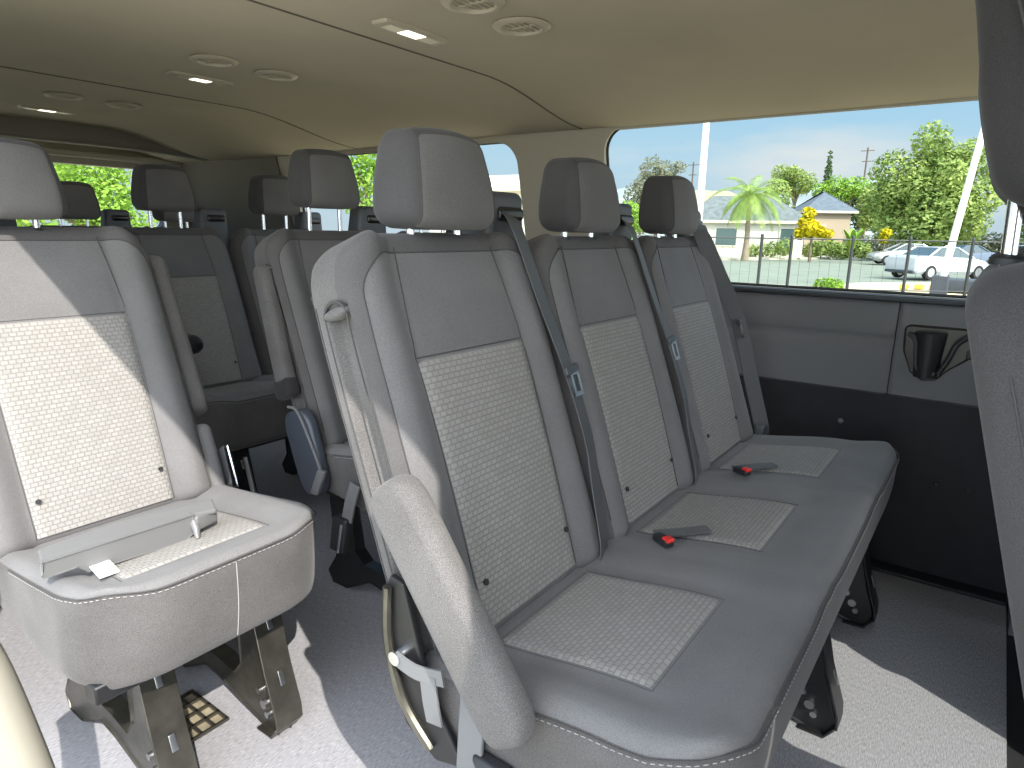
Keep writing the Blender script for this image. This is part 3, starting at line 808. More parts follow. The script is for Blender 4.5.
# lower right wall: black hardboard, grey vinyl panel with crease, rubber sill
mb = MB(); mb.box((2.262, -.42, 0), (2.30, 4.06, .60)); mb.box((2.268, -.42, .60), (2.30, 4.06, .845)); lw = struct(mb.build('wall_right_lower', M['panelblack'], None, smooth=False))
def pz(y): return .548-.03*sstep(.0, -.4, y)
prof = [(2.266, .0), (2.246, .012), (2.244, .100), (2.245, .150), (2.252, .166), (2.252, .178), (2.247, .192), (2.250, .275), (2.258, .292), (2.266, .296)]
for k, (ya, yb) in enumerate(((-.42, .2215), (.2245, 2.20), (2.203, 4.06))):
    mb = MB(); n = 14
    def fn(u, t):
        i = t*(len(prof)-1); a = int(min(i, len(prof)-2)); f = i-a
        x = prof[a][0]+(prof[a+1][0]-prof[a][0])*f; z = prof[a][1]+(prof[a+1][1]-prof[a][1])*f
        y = ya+(yb-ya)*u
        e = min(u, 1-u)*(yb-ya); x += .006*(1-sstep(0, .008, e))
        return Vector((x, y, .545+z))
    us = [0, .006/(yb-ya), .012/(yb-ya)]
    mb.grid(lambda u, t: fn((u*(1) if True else u), t), 120, 27)
    struct(mb.build('wall_right_panel', M['panel'], None, angle=35))
mb = MB(); mb.prism([(2.240, .836), (2.272, .830), (2.285, .852), (2.252, .853), (2.242, .848)], 'y', -.42, 4.06)
struct(mb.build('trim_3', M['sill'], None, smooth=False, bevel=.003))
# cup holder recess and socket in the panel
ch = empty('cup_holder', (2.245, .120, .690), 'gloss black moulded cup holder recess in the grey side panel below the window', 'cup holder')
mb = MB()
o_ = [(-.105, .075), (-.06, .082), (.07, .082), (.082, .07), (.078, .0), (.055, -.06), (.02, -.082), (-.02, -.075), (-.045, -.045), (-.085, -.01), (-.10, .02)]
mb.prism([(a, b) for a, b in o_], 'x', -.002, .014); mb.build('surround', M['recess'], ch, smooth=False, bevel=.006)
mb = MB(); mb.lathe([(.0001, -.07), (.030, -.07), (.040, .060), (.036, .060), (.028, -.06), (.0001, -.06)], (-.012, .012, .004), n=24); mb.build('cup_well', M['plastic'], ch, angle=50)
mb = MB(); mb.tube(bez([(-.012, .066, .055), (-.030, .045, .035), (-.030, .036, -.03), (-.032, .018, -.05), (-.030, -.012, -.052)], 6), .007, 8); mb.build('finger_arm', M['plasticgrey'], ch)
mb = MB(); mb.tube(bez([(-.014, -.088, .066), (-.03, -.055, .040), (-.03, -.038, -.01), (-.026, -.02, -.05)], 6), .008, 8); mb.build('finger_arm', M['plastic'], ch)
so = empty('power_socket', (2.246, .018, .698), 'small black rectangular socket plate on the side panel beside the cup holder', 'socket')
mb = MB(); mb.rbox((.008, .050, .026), .004, (1, 2, 1), None, nr=2); mb.build('plate', M['plastic'], so)
mb = MB()
for k in (-1, 1): mb.box((-.006, k*.011-.008, -.007), (-.0035, k*.011+.008, .007))
mb.build('port', M['plasticgrey'], so, bevel=.001)
for (y, z, l) in ((.34, .446, 'pale round screw in the black side panel above the bench cushion'), (.06, .30, None), (-.02, .30, None)):
    mb = MB(); mb.lathe([(.0001, 0), (.009, 0), (.009, -.002), (.006, -.005), (.0001, -.005)], (2.262, y, z), 'x', 14)
    o = mb.build('panel_screw', M['steel'] if l else M['plastic']); tag(o, l or 'black screw low on the black side panel', 'screw', None if l else 'black screws low on the side panel')
# floor
mb = MB(); mb.box((.10, -.155, -.04), (2.30, 4.06, 0)); struct(mb.build('floor', M['carpet'], None, smooth=False))
mb = MB(); mb.box((.10, -2.2, -.10), (2.30, -.1555, -.012)); struct(mb.build('floor_front', M['mat'], None, smooth=False))
mb = MB(); mb.box((2.2, -.155, 0), (2.262, 4.05, .012)); struct(mb.build('baseboard_right', M['panelblack'], None, smooth=False, bevel=.003))
# ceiling
def zc(x, y):
    z = 1.430 + .018*max(0, y-1.2)*1.0
    zr = 1.372
    t = sstep(1.50, 2.16, x); z = z*(1-t)+zr*t
    t2 = sstep(.80, .28, x); z = z*(1-t2)+1.405*t2
    return z + .004*math.sin((y-1.2)*PI/1.15)
mb = MB(); mb.grid(lambda u, t: Vector((.305+1.860*u, -1.09+5.14*t, zc(.305+1.860*u, -1.09+5.14*t))), 60, 90)
o = mb.build('ceiling', M['headliner'], None, angle=80); struct(o)
mb = MB(); mb.box((.18, -1.10, 1.60), (2.30, 4.10, 1.63)); mb.box((.25, -1.10, 1.435), (2.2, -1.07, 1.60)); mb.prism([(.287, 1.400), (.312, 1.400), (.24, 1.62), (.18, 1.62)], 'y', -1.10, 4.10); mb.box((2.2, -1.0, 1.44), (2.3, 4.1, 1.61))
struct(mb.build('roof', M['white_body'], None, smooth=False))
for k, y in enumerate((1.205, 2.38)):
    mb = MB(); mb.tube([(.32+1.80*i/40, y+.05*sstep(1.5, 2.1, .32+1.80*i/40), zc(.32+1.80*i/40, y)+.0005) for i in range(41)], .0032, 6)
    struct(mb.build('trim_%d' % (4+k), M['hseam']))
# beige rail along the top of the right-hand wall
mb = MB(); mb.tube([(2.150, -.42+4.45*i/30, 1.372) for i in range(31)], .010, 8); struct(mb.build('trim_6', M['beige']))
# rear wall: two doors with windows
def wb(p): return Vector((p.x, 4.02, p.y))
V1 = rrect(1.22, 2.02, 1.0, 1.325, .05); V2 = rrect(.32, 1.10, 1.0, 1.325, .05)
planar([(.15, 0), (2.30, 0), (2.24, 1.60), (.2, 1.60)], [V1, V2], wb, (0, .05, 0), 'wall_rear', [M['beige'], M['sill']], 1)
pane('window_3', V1, wb, (0, .03, 0)); pane('window_4', V2, wb, (0, .03, 0))
mb = MB(); mb.rbox((1.85, .05, .035), .014, (20, 1, 1), lambda x, y, z: Vector((1.22+x, 3.995+y, 1.375+z)), nr=3); struct(mb.build('trim_7', M['beige'], None, angle=50))
mb = MB(); mb.box((.15, 3.99, 0), (2.27, 4.02, .95)); struct(mb.build('wall_rear_lower', M['panelblack'], None, smooth=False))
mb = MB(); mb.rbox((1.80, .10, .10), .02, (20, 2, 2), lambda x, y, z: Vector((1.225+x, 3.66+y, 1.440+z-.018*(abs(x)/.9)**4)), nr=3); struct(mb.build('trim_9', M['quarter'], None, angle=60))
mb = MB(); mb.prism([(3.06, 0), (4.0, 0), (4.0, 1), (3.06, 1)], 'z', 0, .006); mb.v = [tuple(wr(Vector((p[0], .85+.52*p[1])))+Vector((-.002-p[2], 0, 0))) for p in mb.v]
struct(mb.build('trim_10', M['quarter'], None, smooth=False))
# left-hand side: open sliding door between the pillars
mb = MB(); mb.box((.10, 1.42, 0), (.16, 4.06, .84)); mb.box((.10, 3.80, .84), (.24, 4.06, 1.60)); mb.box((.12, 1.42, .84), (.17, 1.50, 1.60)); struct(mb.build('wall_left', M['beige'], None, smooth=False))
mb = MB(); a = [(.15, 1.50, .84), (.15, 3.80, .84), (.26, 3.80, 1.40), (.26, 1.50, 1.40)]; mb.add(a, [(0, 1, 2, 3)]); struct(mb.build('window_5', M['privacy'], None, smooth=False))
mb = MB(); mb.box((.06, -.69, -.1), (.22, -.30, 1.0)); mb.prism([(.10, 1.0), (.22, 1.0), (.30, 1.40), (.31, 1.62), (.18, 1.62)], 'y', -.69, -.30); mb.box((.06, -2.2, -.1), (.14, -.5, .80)); struct(mb.build('wall_left_front', M['beige'], None, smooth=False, bevel=.01))
mb = MB(); mb.box((2.26, -2.2, -.1), (2.32, -.42, .84)); mb.box((2.06, -.45, -.1), (2.262, -.16, .84)); mb.prism([(2.24, .84), (2.30, .84), (2.20, 1.44), (2.14, 1.44)], 'y', -.52, -.42); struct(mb.build('wall_right_front_sun_block', M['panel'], None, smooth=False))  # thick inner box is added out of view to keep sun off the lower wall
mb = MB(); mb.box((.14, -2.2, -.1), (2.26, -1.95, .84)); struct(mb.build('wall_front', M['plastic'], None, smooth=False, bevel=.03))
mb = MB(); a = [(.10, -.70, .80), (.10, -1.95, .80), (.28, -1.10, 1.40), (.29, -.70, 1.40)]; mb.add(a, [(0, 1, 2, 3)]); struct(mb.build('window_6', M['glass'], None, smooth=False))
mb = MB(); a = [(.12, -1.95, .82), (2.26, -1.95, .82), (2.14, -1.10, 1.42), (.28, -1.10, 1.42)]; mb.add(a, [(0, 1, 2, 3)]); struct(mb.build('window_7', M['glass'], None, smooth=False))
mb = MB(); a = [(2.26, -.52, .84), (2.26, -1.95, .84), (2.14, -1.10, 1.42), (2.14, -.52, 1.42)]; mb.add(a, [(0, 1, 2, 3)]); struct(mb.build('window_8', M['glass'], None, smooth=False))
mb = MB(); mb.prism([(-1.95, .10), (-1.45, .35), (-1.40, .70), (-1.55, .86), (-1.95, .90)], 'x', .14, 2.26); struct(mb.build('wall_front_dash', M['plastic'], None, smooth=False, bevel=.02))
# padded trim curving up beside the door opening, bottom left of the photograph
mb = MB(); pth = bez([(.205, 1.02, .46), (.212, 1.005, .42), (.222, .985, .34), (.232, .965, .24), (.240, .955, .12), (.243, .950, .0)], 8)
mb.tube(pth, [.018]+[.030]*(len(pth)-1), 14); struct(mb.build('trim_8', M['sillbeige'], None, angle=60))

# ceiling fittings
def vent(x, y, label, open_=0.):
    r = empty('ceiling_vent', (x, y, zc(x, y)), label, 'air vent', None)
    mb = MB(); mb.lathe([(.040, 0), (.056, .001), (.060, -.003), (.054, -.008), (.043, -.009), (.040, -.003)], n=36); mb.build('bezel', M['ventbeige'], r, angle=60)
    mb = MB(); mb.lathe([(.0001, .004), (.041, .004), (.041, .002), (.0001, .002)], n=30); mb.build('opening', M['ventdark'], r)
    mb = MB()
    for k in range(5):
        yy = -.028+.014*k; w = math.sqrt(.038**2-yy*yy)
        mb.obox((0, yy, -.003), EX*w, EY*.0052+EZ*.0015, EZ*.001-EY*.0003)
    mb.box((-.0015, -.036, -.006), (.0015, .036, -.001)); mb.build('louvre_disc', M['ventbeige'], r, smooth=False)
vent(1.030, .850, 'round air vent cut by the top edge of the photo')
vent(1.195, .858, 'round air vent just right of the large dome lamp')
vent(1.050, 1.745, 'round air vent above the second row, left one beside the middle lamp')
vent(1.240, 1.750, 'round air vent above the second row, right one of its pair')
vent(1.060, 2.720, 'round air vent at the rear of the headliner, left one of its pair')
vent(1.260, 2.720, 'round air vent at the rear of the headliner, right one of its pair')
def dome(x, y, label):
    r = empty('dome_lamp', (x, y, zc(x, y)), label, 'lamp')
    mb = MB()
    def fn(a, b, c): return Vector((a, b*(1-.25*(abs(a)/.095)**2), c))
    mb.rbox((.190, .062, .014), .0068, (10, 3, 1), fn, nr=3); mb.build('housing', M['ventbeige'], r, angle=60)
    mb = MB(); mb.box((-.028, -.016, -.0085), (.028, .016, -.0066)); lab(mb.build('lit_lens', M['lens'], r, bevel=.001), 'lit lens')
    for s_ in (-1, 1):
        mb = MB(); mb.box((s_*.052-.022, -.015, -.0082), (s_*.052+.022, .015, -.0066)); mb.build('reading_lens', M['lensoff'], r, bevel=.001)
    l = bpy.data.lights.new('dome_light', 'AREA'); l.energy = .12; l.size = .05; l.color = (1, .92, .78)
    lo = bpy.data.objects.new('dome_light', l); COL.objects.link(lo); lo.location = (0, 0, -.012); lo.parent = r
dome(1.110, 1.085, 'oblong dome lamp with a lit lens nearest the camera')
dome(1.160, 2.010, 'oblong dome lamp with a lit lens between the second row vents and rear vents')
dome(1.170, 3.170, 'oblong dome lamp with a lit lens against the rear header')

# ------------------------------------------------------------------ outdoors
GZ = -.62
def slab(name, poly, z, m, th=.05):
    mb = MB(); mb.prism(poly, 'z', z-th, z); return struct(mb.build(name, m, None, smooth=False))
slab('ground', [(-60, -80), (160, -80), (160, 140), (-60, 140)], GZ-.05, M['ground'], .3)
slab('bounce_pad', [(-14, -16), (2.0, -16), (2.0, 14), (-14, 14)], GZ-.035, M['concrete'])  # pale pad out of view, added to bounce sunlight up to the ceiling
slab('sidewalk_near', [(24.2, 12), (24.9, 5), (28.6, 4.2), (31.5, 2.0), (37, -2), (60, -12), (58, -16), (30, 1.4), (25.4, 3.6), (22.5, 12)], GZ-.03, M['concrete'])
slab('road', [(24.2, 14), (24.9, 5.2), (28.6, 4.4), (31.5, 2.2), (37, -2), (60, -12), (90, -12), (72, 4), (62, 9.5), (47.5, 14.6), (36, 22)], GZ-.04, M['asphalt'])
slab('sidewalk_far', [(36, 22), (47.5, 14.6), (62, 9.5), (72, 4), (77, 6), (66, 12), (51, 17.5), (38, 26)], GZ+.10, M['concrete'], .2)
# fence
F0 = [(17.9, 9.6), (18.9, 8.15), (20.45, 5.80), (20.95, 5.08), (22.0, 3.62), (22.95, 2.25), (24.0, .75), (25.0, -.7)]
fe = empty('iron_fence', (20.6, 5.6, GZ), 'black iron fence with thin posts and one top rail beyond the window', 'fence')
def floc(x, y, z): return Vector((x-20.6, y-5.6, z))
for (x, y) in F0:
    mb = MB(); mb.tube([floc(x, y, 0), floc(x, y, 1.64)], .045, 8); mb.lathe([(.0001, 0), (.055, 0), (.04, .05), (.0001, .07)], floc(x, y, 1.64), n=10)
    mb.build('post', M['fence'], fe)
mb = MB(); mb.tube([floc(x, y, 1.58) for x, y in F0], .022, 6); mb.build('top_rail', M['fence'], fe)
mb = MB(); mb.tube([floc(x, y, .12) for x, y in F0], .018, 6); mb.build('bottom_rail', M['fence'], fe)
mb = MB()
for (a, b) in zip(F0, F0[1:]):
    n = max(2, int(math.hypot(b[0]-a[0], b[1]-a[1])/.28))
    for i in range(1, n):
        p = floc(a[0]+(b[0]-a[0])*i/n, a[1]+(b[1]-a[1])*i/n, 0); mb.tube([p+EZ*.12, p+EZ*1.58], .0035, 4)
mb.build('wire_panel', M['fence'], fe)
# poles
def pole(name, loc, h, r0, r1, label, m='pole', extra=None, lean=(0, 0)):
    r = empty(name, loc, label, 'pole')
    mb = MB(); mb.tube([(lean[0]*t*h, lean[1]*t*h, t*h) for t in (0, .5, 1)], [r0, (r0+r1)/2, r1], 14); mb.build('shaft', M[m], r, angle=60)
    if extra: extra(r, Vector((lean[0]*h, lean[1]*h, h)))
    return r
def arm_l(r, top):
    mb = MB(); mb.tube(bez([top-EZ*.05, top+Vector((.1, -.25, .10)), top+Vector((.2, -.9, .22))], 6), .045, 8); mb.build('lamp_arm', M['pole'], r)
    mb = MB(); mb.rbox((.22, .5, .10), .04, (2, 4, 1), lambda x, y, z: top+Vector((.22+x, -1.1+y, .24+z)), nr=2); mb.build('lamp_head', M['box'], r)
    mb = MB(); mb.box((-.22, -.22, -.02), (.22, .22, .55)); mb.build('base_box', M['box'], r, bevel=.02)
pole('light_pole', (25.65, 9.75, GZ), 9.5, .14, .11, 'white light pole standing left of the white house')
pole('street_lamp', (24.15, 1.42, GZ), 5.25, .11, .085, 'leaning white lamp post with curved arm in front of the white sedan', 'pole', arm_l, (.03, -.095))
def xarm(r, top):
    for dz, w in ((-.35, .7), (-1.5, .5)):
        mb = MB(); mb.box((-.04, -w, top.z+dz-.04), (.04, w, top.z+dz+.04)); mb.build('crossarm', M['wood'], r)
pole('utility_pole', (80, 31.6, GZ), 10.2, .12, .09, 'thin utility pole with crossarms right of the white pole', 'wood', xarm)
pole('utility_pole', (87, 14.0, GZ), 11.6, .12, .09, 'utility pole rising above the trees right of the dark cypress', 'wood', xarm)
mb = MB(); mb.rbox((.9, 2.6, .42), .06, (2, 4, 1), lambda x, y, z: Vector((26.0+x, .2+y, GZ+.19+z)), nr=2)
tag(mb.build('concrete_planter', M['box'], None, angle=50), 'low grey concrete block at the foot of the lamp post', 'block')
for k in range(5):
    mb = MB(); yy = 2.55-.36*k; mb.rbox((.34, .26, .17), .05, (2, 2, 1), lambda x, y, z: Vector((26.2+.32*k+x, yy-.05*k+y, GZ+.045+z)), nr=3)
    tag(mb.build('curb_stone', M['yellow'], None, angle=50), 'yellow painted curb stone in the row on the dirt', 'stone', 'yellow curb stones on the dirt')

# houses
def house(name, A, B, depth, z0, zw, zr, wall, roof, label, over=.45, wins=(), hip=True, door=None):
    """front wall from A to B (plan), depth behind it"""
    A = Vector((*A, 0)); B = Vector((*B, 0)); u = (B-A).normalized(); L = (B-A).length; w = Vector((-u.y, u.x, 0))
    if w.x < 0: w = -w
    r = empty(name, (A.x, A.y, z0), label, 'house')
    def P(s, d, z): return u*s + w*d + EZ*z
    H = zw-z0
    mb = MB(); mb.obox(P(L/2, depth/2, H/2), u*L/2, w*depth/2, EZ*H/2); mb.build('walls', M[wall], r, smooth=False)
    mb = MB(); o = over; i = depth/2 if hip else 0
    c = [P(-o, -o, H), P(L+o, -o, H), P(L+o, depth+o, H), P(-o, depth+o, H), P(i*.8, depth/2, zr-z0), P(L-i*.8, depth/2, zr-z0)]
    b = [q-EZ*.2 for q in c[:4]]
    mb.add(c+b, [(0,1,5,4),(1,2,5),(2,3,4,5),(3,0,4),(9,8,7,6)], 0); mb.add(c[:4]+b, [(0,4,5,1),(1,5,6,2),(2,6,7,3),(3,7,4,0)], 1)
    mb.build('roof', [M[roof], M['fascia']], r, smooth=False)
    for (s, z, ww, hh) in wins:
        mb = MB(); mb.obox(P(s, -.04, z), u*(ww/2+.10), w*.05, EZ*(hh/2+.10)); f = mb.build('window', M['stucco'], r, smooth=False)
        mb = MB(); mb.obox(P(s, -.10, z), u*ww/2, w*.02, EZ*hh/2); mb.build('pane', M['pane'], f, smooth=False)
    if door:
        mb = MB(); mb.obox(P(door, -.05, 1.05), u*.5, w*.05, EZ*1.05); mb.build('door', M['box'], r, smooth=False)
    return r
house('house', (50.6, 20.6), (53.6, 12.2), 5.5, GZ+.1, 2.15, 4.1, 'stucco', 'roof', 'white house with grey hip roof behind the palm tree', wins=((3.4, 1.45, 1.5, 1.25), (7.75, 1.35, .9, 1.5)), door=None)
house('house', (64.5, 14.6), (66.2, 11.3), 5., GZ, 3.3, 5.1, 'stucco2', 'roof3', 'tan house with slate roof behind the yellow leaved shrub', wins=((1.2, 2.2, .8, .8),))
house('house', (63.5, 26.8), (66.0, 20.2), 5., GZ, 4.15, 5.35, 'stucco', 'roof2', 'pale house with brown roof above the white house', wins=((3.4, 3.5, 1.0, .6),))
house('house', (25.2, 23.6), (26.0, 17.6), 9., GZ, 3.05, 4.0, 'stucco', 'fascia', 'white house with cream eaves seen through the second side window', over=.35, hip=False)
mb = MB()
def hz(u, t): 
    y = 12+70*u; return Vector((140+30*t-10*u, y, GZ+ (12.2+1.6*math.sin(u*9)+1.2*mnoise.noise((u*14, t*3, 0)))*math.sin(PI*.5*t)))
mb.grid(hz, 60, 8); o = struct(mb.build('hill', M['hill']))

# trees
def crown_mesh(blobs, n, size, seed, flat=.0):
    rr = random.Random(seed); mb = MB()
    tot = sum(b[3]**2 for b in blobs)
    for (bx, by, bz, br) in blobs:
        for _ in range(int(n*br*br/tot)):
            d = Vector((rr.gauss(0, 1), rr.gauss(0, 1), rr.gauss(0, 1))).normalized()
            rad = br*(1-.42*rr.random()**1.8)*(1+.18*mnoise.noise(d*2.3+Vector((bx, by, bz))))
            p = Vector((bx, by, bz)) + d*rad
            a = Vector((rr.gauss(0, 1), rr.gauss(0, 1), rr.gauss(0, .6))).normalized(); b = a.cross(d+Vector((.01, .3*rr.random(), .2))).normalized()
            s_ = size*(.6+.8*rr.random())
            mb.add([p-a*s_, p+b*s_*.55-a*s_*.1, p+a*s_, p-b*s_*.55-a*s_*.1], [(0, 1, 2, 3)])
    return mb
def tree(name, loc, blobs, n, size, leafm, label, seed, trunk=.18, th=None, cat='tree', branches=True, group=None):
    r = empty(name, loc, label, cat, group)
    crown_mesh(blobs, n, size, seed).build('foliage', M[leafm], r, smooth=False)
    if trunk:
        zt = th or min(b[2] for b in blobs)
        mb = MB(); mb.tube([(0, 0, 0), (.05, .04, zt*.5), (0, 0, zt)], [trunk*1.25, trunk, trunk*.8], 9)
        if branches:
            for b in blobs[:7]: mb.tube([(0, 0, zt*.75), (b[0]*.5, b[1]*.5, zt*.55+b[2]*.45), (b[0], b[1], b[2])], [trunk*.6, trunk*.4, trunk*.15], 6)
        mb.build('trunk', M['bark'], r, angle=60)
    return r
def cluster(w, d, zc_, h, n, seed, rmin, rmax):
    q = random.Random(seed); out = []
    for _ in range(n):
        while True:
            a, b, c = q.uniform(-1, 1), q.uniform(-1, 1), q.uniform(-1, 1)
            if a*a+b*b+c*c < 1: break
        out.append((a*w, b*d, zc_+c*h, q.uniform(rmin, rmax)))
    return out
tree('big_tree', (57.5, 4.3, GZ), cluster(2.4, 3.9, 5.0, 4.0, 36, 3, 1.0, 1.6), 20000, .16, 'leafmid', 'broad leafy tree towering behind the parked cars', 11, .3, 4.)
tree('big_tree', (73.0, 9.3, GZ), cluster(1.8, 1.7, 4.4, 2.6, 14, 5, .8, 1.3), 7000, .16, 'leafmid', 'mid green tree left of the broad tree, above the silver sedan', 12, .25, 3.5)
tree('big_tree', (62.0, -2.4, GZ), cluster(2.6, 2.6, 4.8, 3.2, 12, 6, 1., 1.5), 6000, .17, 'leafmid', 'leafy tree partly hidden by the front headrest at the right', 13, .28, 3.5)
tree('tall_tree', (73.5, 32.9, GZ), [(0, 1.0, 8.9, 1.5), (.2, -.5, 8.5, 1.4), (0, 1.6, 7.0, 1.7), (0, -1.4, 7.2, 1.2), (0, 2.8, 6.2, 1.5), (0, .5, 5.2, 2.0), (0, -2.3, 9.0, .75), (0, 3.2, 4.2, 1.6), (0, 1.6, 3., 1.9)], 7000, .15, 'leafgrey', 'tall grey green tree at the left end of the side window', 21, .25, 6)
tree('leafy_tree', (58, 29.2, GZ), cluster(1.3, 1.6, 3.2, 1.6, 7, 8, .8, 1.1), 2600, .14, 'leafbright', 'bright green low tree between the middle headrest and the tall tree', 22, .15, 2.5)
tree('leafy_tree', (76.5, 18.7, GZ), cluster(1.2, 2.0, 7.9, 1.5, 8, 9, .7, 1.1), 2600, .15, 'leafmid', 'rounded airy tree just right of the palm', 23, .2, 6.5)
tree('leafy_tree', (75, 13.4, GZ), [(0, 2.4, 6.2, 1.0), (0, 1.2, 6.6, 1.1), (0, 0, 6.4, 1.1), (0, -1.1, 6.5, 1.0), (0, .6, 5.6, 1.0)], 3200, .14, 'leafbright', 'vivid green flat topped tree above the slate roof', 24, .2, 5)
tree('dark_tree', (79.5, 12.2, GZ), cluster(1.4, 2.2, 5.2, 2.2, 12, 10, .8, 1.3), 4200, .16, 'leafdark', 'dark green tree right of the slate roof', 25, .2, 4)
tree('cypress', (90, 18.5, GZ), [(0, 0, 5+.55*k, .85-.055*k) for k in range(13)], 2200, .16, 'leafdark', 'slim dark cypress standing above the treetops', 26, .2, 5, branches=False)
tree('dark_tree', (61.8, 17.0, GZ), cluster(1.0, 2.2, 3.6, 2.2, 10, 15, .8, 1.2), 3600, .15, 'leafmid', 'drooping green tree between the white house and the slate roof', 27, .2, 2.5)
tree('hedge', (56.5, 12.0, GZ), [(.3*math.sin(k), -3.4+.7*k, .75+.15*math.sin(k*2.1), .66) for k in range(6)], 3600, .11, 'leafmid', 'green hedge behind the yellow leaved shrub', 28, 0, cat='hedge')
tree('hedge', (64.5, 3.6, GZ), [(.3*math.sin(k), -7+1.15*k, 1.0+.25*math.sin(k*2.1), 1.15) for k in range(13)], 6500, .15, 'leafgrey', 'dull brownish hedge behind the parked cars', 40, 0, cat='hedge')
tree('shrub', (51.6, 14.4, GZ+.1), [(0, .9, .45, .5), (0, .1, .55, .55), (0, -.7, .6, .6), (0, -1.4, .75, .65)], 1600, .09, 'leafmid', 'low green shrub in front of the white house wall', 29, .0, cat='shrub')
tree('shrub', (23.2, 4.35, GZ), [(0, 0, .16, .22), (.1, .28, .13, .2), (0, -.25, .15, .2)], 900, .05, 'leafbright', 'bright green weed clump at the foot of the iron fence', 30, .0, cat='shrub')
tree('yellow_shrub', (48.3, 10.45, GZ), [(0, .35, 3.2, .40), (0, .5, 2.6, .48), (0, .15, 2.2, .62), (0, .75, 1.9, .45), (0, -.45, 2.0, .42), (0, -.95, 1.85, .36)], 1600, .13, 'leafyellow', 'yellow leaved shrub on a thin trunk across the road', 31, .09, 1.9, cat='shrub', branches=False)
tree('yellow_shrub', (50.5, 6.4, GZ), [(0, 0, 1.95, .34), (0, .1, 1.6, .28)], 500, .10, 'leafyellow', 'small yellow shrub left of the silver sedan', 32, .06, 1.5, cat='shrub', branches=False)
tree('leafy_tree', (14.6, 16.0, GZ), cluster(.7, .8, 3.1, 1.2, 8, 17, .45, .7), 3000, .07, 'leafbright', 'bright green tree seen through the second side window', 33, .1, 2.)
tree('leafy_tree', (11.5, 29., GZ), cluster(2.8, 1., 2.7, 2.0, 16, 18, .8, 1.3), 7000, .10, 'leafbright', 'bright green tree filling the rear window', 34, .15, 2.)
tree('tall_tree', (15.4, 47., GZ), cluster(3.5, 1.2, 4.6, 2.4, 12, 19, 1.2, 1.8), 4000, .2, 'leafgrey', 'hazy blue green tree far off in the rear window', 35, .2, 3.)
# palm
pr = empty('palm_tree', (46.3, 14.15, GZ), 'palm tree with drooping fronds in front of the white house', 'tree')
mb = MB(); mb.tube([(0, 0, 0), (.05, 0, 1.5), (-.02, .03, 3.2), (0, 0, 4.3)], [.26, .18, .15, .17], 12); mb.build('trunk', M['palmbark'], pr, angle=60)
rr = random.Random(4)
for k in range(32):
    a = k*2.399; el = (1.2-.085*k) if k < 20 else rr.uniform(-.6, .3); L = rr.uniform(2.4, 3.3)
    h = Vector((math.cos(a), math.sin(a), 0)); p = Vector((0, 0, 4.3)); sp = [p]; dirv = (h*math.cos(el)+EZ*math.sin(el))
    for j in range(12):
        p = p+dirv*L/12; sp.append(p); dirv = (dirv-EZ*.16).normalized()
    mb = MB(); mb.tube(sp, [.03*(1-i/14) for i in range(13)], 5)
    for i in range(2, 13):
        t = (sp[i]-sp[i-1]).normalized(); s_ = t.cross(EZ).normalized()
        for sg in (-1, 1):
            for q in range(2):
                b = sp[i-1]+(sp[i]-sp[i-1])*q*.5; ll = .62*math.sin(PI*(.15+.8*i/13)); e = b+(s_*sg*.75+t*.55-EZ*.35)*ll
                mb.add([b, b+t*.06, e, b+(e-b)*.5-t*.03], [(0, 3, 2, 1)])
    mb.build('frond', M['leafpalm'], pr, smooth=False)
# broad leaved plant with upright paddles
bp = empty('banana_plant', (50.2, 8.3, GZ), 'broad leaved upright plant right of the yellow shrub', 'plant')
for k in range(9):
    a = k*2.4; h = Vector((math.cos(a), math.sin(a), 0)); pts = [h*.05, h*.15+EZ*1.0, h*.38+EZ*1.7, h*.75+EZ*2.05+EZ*.1*(k % 3)]
    mb = MB(); mb.ribbon(bez(pts, 5), lambda i: .05+.30*math.sin(PI*min(1, max(0, (i-3)/13))), .012, h.cross(EZ)); mb.build('leaf', M['leafyellow' if k in (2, 6) else 'leafbright'], bp)
